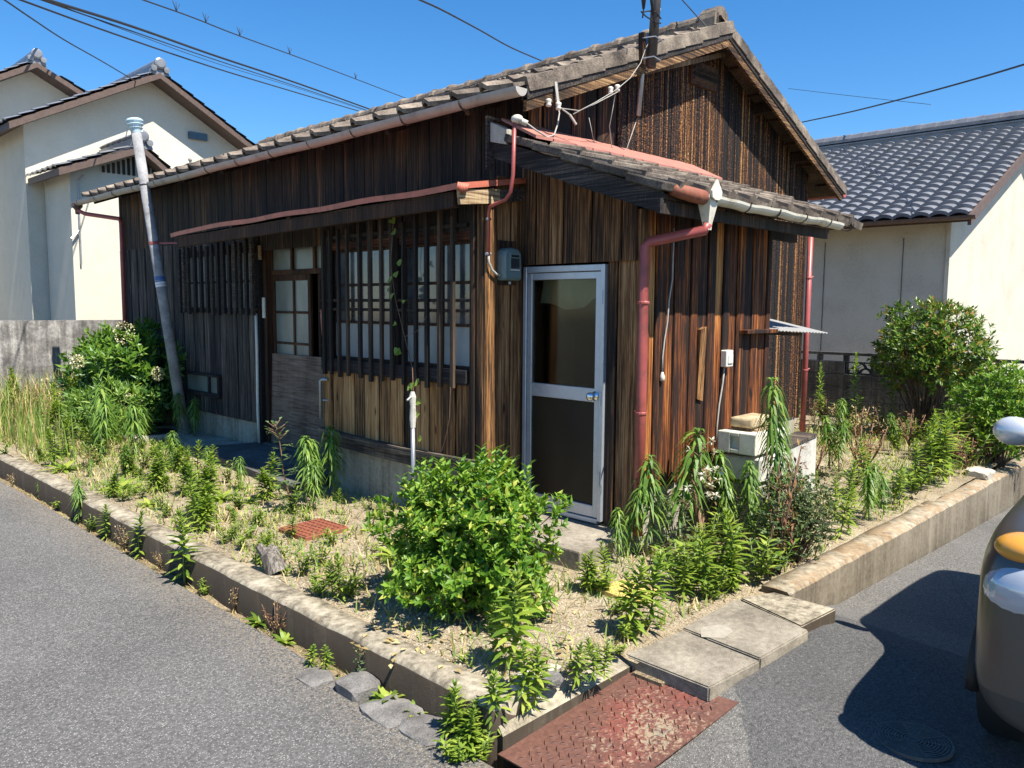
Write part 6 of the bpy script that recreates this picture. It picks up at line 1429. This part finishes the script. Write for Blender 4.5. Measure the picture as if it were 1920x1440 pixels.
# ================================================================== GROUND COVER (uncountable)
def free(x, y):
    if x < 2.44 or y < 2.25: return False
    if 4.1 < x < 9.4 and y > 4.2 and y < 12.7: return False
    if 4.45 < x < 6.4 and y > 3.15: return False
    if 3.88 < x < 4.6 and 3.15 < y < 4.15: return False
    if 3.0 < x < 3.38 and 5.0 < y < 5.4: return False
    if 3.66 < x < 3.94 and 2.6 < y < 2.9: return False
    if 3.7 < x < 4.6 and 6.4 < y < 8.9: return False
    if (x-4.05)**2+(y-10.3)**2 < .2: return False
    return True
r_ = random.Random(77)
straw, green, sprout, grav, grit = MB(), MB(), MB(), MB(), MB()
def dens(x, y): return .5+.9*mnoise.noise(Vector((x*1.1, y*1.1, 3)))+.4*mnoise.noise(Vector((x*4, y*4, 7)))
for i in range(34000):
    if i % 5 < 3: x = r_.uniform(2.44, 4.2); y = 2.3+r_.random()**1.4*11.5
    else: x = r_.uniform(4.0, 12.0); y = r_.uniform(2.25, 4.6)
    if not free(x, y): continue
    dd = dens(x, y); boost = .35 if (x < 4.2 and y > 8) else (.25 if x > 9 else -.25 if x > 5.6 else 0)
    near = x < 4.6 and y < 3.9
    if r_.random() > dd*(.45 if near else .85)+boost: continue
    z = yard_z(x, y); a = r_.uniform(0, 6.28); tall = (x < 3.6 and y > 9.5) or x > 7
    h = r_.uniform(.02, .09)*(1.6 if tall else 1.0); tilt = r_.uniform(.2, 1.3); w = r_.uniform(.003, .006)
    dx, dy = math.cos(a), math.sin(a); p = Vector((x, y, z)); t_ = p+Vector((dx*h*tilt, dy*h*tilt, h)); s = Vector((-dy*w, dx*w, 0))
    tgt = straw if r_.random() < (.48 if dd < .75 else .28) else green
    m_ = p.lerp(t_, .55)+Vector((0, 0, h*.12)); tgt.add([p-s, p+s, m_+s*.7, m_-s*.7, t_], [(0, 1, 2, 3), (3, 2, 4)])
for i in range(2600):       # leafy little sprouts
    if i % 2: x = r_.uniform(2.46, 4.1); y = 2.4+r_.random()*9.5
    else: x = r_.uniform(4.0, 11.5); y = r_.uniform(2.3, 4.5)
    if not free(x, y): continue
    if r_.random() > (.25 if (x < 4.3 and y < 3.9) else .9)*max(.1, dens(x, y)+.25): continue
    z = yard_z(x, y); h = r_.uniform(.02, .075)
    for j in range(r_.randint(5, 10)):
        a = r_.uniform(0, 6.28); el = r_.uniform(.2, 1.2); leafblade(sprout, (x+r_.uniform(-.02, .02), y+r_.uniform(-.02, .02), z+h*r_.random()), (math.cos(a)*math.cos(el), math.sin(a)*math.cos(el), math.sin(el)), (0, 0, 1), h*r_.uniform(.5, 1.0), h*.2, .3, segs=2)
for i in range(9000):
    if i % 4: x = r_.uniform(2.44, 4.6); y = r_.uniform(2.27, 4.6) if i % 4 < 3 else r_.uniform(4, 8)
    else: x = r_.uniform(4.5, 10); y = r_.uniform(2.27, 4.2)
    if not free(x, y): continue
    s = r_.uniform(.003, .009)*(1.0 if r_.random() < .95 else 2.0); z = yard_z(x, y); a = r_.uniform(0, 6.28); c, q = math.cos(a)*s, math.sin(a)*s
    grav.add([(x+c, y+q, z), (x-q, y+c, z), (x-c, y-q, z), (x+q, y-c, z), (x, y, z+s*.9)], [(0, 1, 4), (1, 2, 4), (2, 3, 4), (3, 0, 4)])
for i in range(700):       # grit washed onto the road edge
    y = -1+r_.random()*11; x = 2.17-abs(r_.gauss(0, .16)); z = -.17
    if y < 1.7: x = r_.uniform(2.2, 4.4); y = 1.74-abs(r_.gauss(0, .12)); z = rroad_z(x, y)
    s = r_.uniform(.0025, .007); a = r_.uniform(0, 6.28); c, q = math.cos(a)*s, math.sin(a)*s
    grit.add([(x+c, y+q, z), (x-q, y+c, z), (x-c, y-q, z), (x+q, y-c, z), (x, y, z+s)], [(0, 1, 4), (1, 2, 4), (2, 3, 4), (3, 0, 4)])
for i in range(1500):       # straw and debris in the kerb gap
    x = r_.uniform(2.16, 2.27); y = 2.6+r_.random()*9; h = r_.uniform(.01, .05); a = r_.uniform(0, 6.28); p = Vector((x, y, -.205)); t_ = p+Vector((math.cos(a)*h*1.3, math.sin(a)*h*1.3, h*r_.uniform(.2, 1))); s = Vector((-math.sin(a), math.cos(a), 0))*.003
    (straw if r_.random() < .75 else green).add([p-s, p+s, t_], [(0, 1, 2)])
# tall grass clump at the far left
for i in range(320):
    x = 2.5+abs(r_.gauss(0, .35)); y = r_.gauss(11.0, .8); h = r_.uniform(.2, .62); a = r_.uniform(0, 6.28); k = r_.uniform(.05, .4)
    p = Vector((x, y, .03)); m_ = p+Vector((math.cos(a)*h*k*.3, math.sin(a)*h*k*.3, h*.6)); t_ = p+Vector((math.cos(a)*h*k, math.sin(a)*h*k, h)); s = Vector((-math.sin(a), math.cos(a), 0))*.006
    (green if i % 4 else straw).add([p-s, p+s, m_+s*.7, m_-s*.7, t_], [(0, 1, 2, 3), (3, 2, 4)])
for i in range(1700):
    x = r_.uniform(2.4, 4.4); y = r_.uniform(12, 14.4); h = r_.uniform(.15, .7); a = r_.uniform(0, 6.28); k = r_.uniform(.1, .6)
    p = Vector((x, y, .05)); m_ = p+Vector((math.cos(a)*h*k*.3, math.sin(a)*h*k*.3, h*.6)); t_ = p+Vector((math.cos(a)*h*k, math.sin(a)*h*k, h)); s = Vector((-math.sin(a), math.cos(a), 0))*.007
    (green if i % 5 < 3 else straw).add([p-s, p+s, m_+s*.7, m_-s*.7, t_], [(0, 1, 2, 3), (3, 2, 4)])
for (b, nm, m_, lb) in ((straw, 'dry_grass', 'straw', 'dry straw grass scattered over the yard soil'), (green, 'grass', 'grassgreen', 'sparse green grass blades over the yard soil'), (sprout, 'ground_cover', 'weedleaf', 'low green sprouts carpeting the yard'), (grav, 'gravel', 'pebble', 'fine pale gravel over the yard soil'), (grit, 'road_grit', 'rock', 'loose grey grit along the road edge')):
    tag(b.build(nm, M[m_], kind='stuff'), lb, nm.replace('_', ' '))
# fallen dry leaves under the front bush
b = MB()
for i in range(120):
    a = r_.uniform(0, 6.28); q = r_.random()**.5; x = 2.80+.62*q*math.cos(a); y = 3.05+.75*q*math.sin(a)
    ovalleaf(b, (x, y, .012+.01*r_.random()), (math.cos(a*7), math.sin(a*7), r_.uniform(-.1, .3)), (0, 0, 1), .05, .025)
tag(b.build('fallen_leaves', M['straw'], kind='stuff'), 'fallen dry leaves under the front bush', 'leaves')

# ================================================================== CAR
car = empty('parked_car', (5.6, .35, -.25), 'dark grey small car parked on the road at the right edge of the photo', 'car')
CY, CZ = .34, -.22
ST = [(4.00, .40, .36, .62), (4.01, .54, .30, .84), (4.05, .64, .26, .96), (4.12, .69, .24, 1.03), (4.26, .72, .24, 1.07), (4.45, .735, .25, 1.10), (4.80, .74, .28, 1.14), (4.98, .74, .28, 1.20), (5.20, .735, .26, 1.52), (5.40, .725, .26, 1.76), (5.75, .72, .26, 1.84), (6.4, .72, .26, 1.86), (7.0, .715, .26, 1.84), (7.25, .70, .28, 1.74), (7.34, .66, .32, 1.2), (7.36, .60, .40, .8)]
K = 48
def cr4(p0, p1, p2, p3, t): return .5*((2*p1)+(p2-p0)*t+(2*p0-5*p1+4*p2-p3)*t*t+(3*p1-p0-3*p2+p3)*t*t*t)
SS = []
for i in range(len(ST)-1):
    a_, b_, c_, d_ = ST[max(i-1, 0)], ST[i], ST[i+1], ST[min(i+2, len(ST)-1)]
    for q in range(4): SS.append(tuple(cr4(a_[m], b_[m], c_[m], d_[m], q/4) for m in range(4)))
SS.append(ST[-1])
V = []
for (x, w, zb, zt) in SS:
    for k in range(K):
        a = 2*math.pi*k/K; ca, sa = math.cos(a), math.sin(a); e = .42
        yy = w*math.copysign(abs(ca)**e, ca); q = math.copysign(abs(sa)**e, sa); z = zb+(zt-zb)*(.5+.5*q)
        if zt > 1.2: yy *= 1-.07*max(0, (z-1.0)/.85)
        V.append((x, CY+yy, CZ+z))
panels = {'body': MB(), 'bumper': MB(), 'windscreen': MB(), 'side_window': MB()}
for b in panels.values(): b.v = V[:]
for i in range(len(SS)-1):
    for k in range(K):
        x = (SS[i][0]+SS[i+1][0])/2; sm = math.sin(2*math.pi*(k+.5)/K)
        nm = 'body'
        if sm < -.3: nm = 'bumper'
        elif 5.0 < x < 5.40 and 4 <= k <= 19: nm = 'windscreen'
        elif 5.48 < x < 6.95 and abs(x-6.2) > .04 and (k in (0, 1) or k in (22, 23)): nm = 'side_window'
        panels[nm].f.append((i*K+k, i*K+(k+1) % K, (i+1)*K+(k+1) % K, (i+1)*K+k)); panels[nm].m.append(0)
panels['body'].f.append(tuple(range(K))[::-1]); panels['body'].m.append(0); panels['body'].f.append(tuple((len(SS)-1)*K+k for k in range(K))); panels['body'].m.append(0)
for nm, mt in (('body', 'carpaint'), ('bumper', 'carlower'), ('windscreen', 'carglass'), ('side_window', 'carglass')):
    b = panels[nm]; used = sorted({q for f in b.f for q in f}); mp = {q: n for n, q in enumerate(used)}; b.v = [V[q] for q in used]; b.f = [tuple(mp[q] for q in f) for f in b.f]
    b.build(nm, M[mt], car, True)
for (x, sy) in ((4.62, 1), (4.62, -1), (6.72, 1), (6.72, -1)):
    yc = CY+sy*.655
    b = MB(); b.lathe([(.19, -.08), (.27, -.075), (.285, -.05), (.285, .05), (.27, .078), (.19, .085)], (x, yc, CZ+.285), (0, sy, 0), 28); wh = b.build('wheel', M['tyre'], car, True)
    b = MB(); b.lathe([(0, .05), (.06, .055), (.17, .03), (.195, .08)], (x, yc, CZ+.285), (0, sy, 0), 24); b.build('rim', M['rim'], wh, True)
    b = MB(); b.tube([(x+.33*math.cos(t), yc+sy*.08, CZ+.285+.33*math.sin(t)) for t in [math.pi*j/14 for j in range(15)]], .028, 6); b.build('wheel_arch', M['cartrim'], car, True)
for sy in (1, -1):
    b = MB(); b.sphere((4.105, CY+sy*.50, CZ+.80), .22, 20, 12, sc3=(.50, .80, .58)); hl = b.build('headlight', M['lamp'], car, True)
    b = MB(); b.sphere((4.13, CY+sy*.54, CZ+.955), .17, 20, 12, sc3=(.6, .66, .34)); b.build('turn_signal', M['amber'], hl, True)
    b = MB(); b.sphere((4.085, CY+sy*.50, CZ+.66), .12, 20, 12, sc3=(.5, .95, .40)); b.build('fog_lamp', M['lamp'], hl, True)
    b = MB(); b.sphere((5.20, CY+sy*.84, CZ+1.25), .095, 16, 10, sc3=(.62, 1.0, .75)); b.tube([(5.22, CY+sy*.80, CZ+1.21), (5.26, CY+sy*.68, CZ+1.14)], .03, 8); b.build('mirror', M['carsilver'], car, True)
b = MB(); b.rbox(3.985, 4.03, CY-.35, CY+.35, CZ+.30, CZ+.42, .01); b.build('grille', M['cartrim'], car)
b = MB(); b.rbox(3.97, 3.99, CY-.165, CY+.165, CZ+.44, CZ+.60, .004); b.build('number_plate', M['numplate'], car)
car.location = car.location + Vector((-.70, -.22, .08))
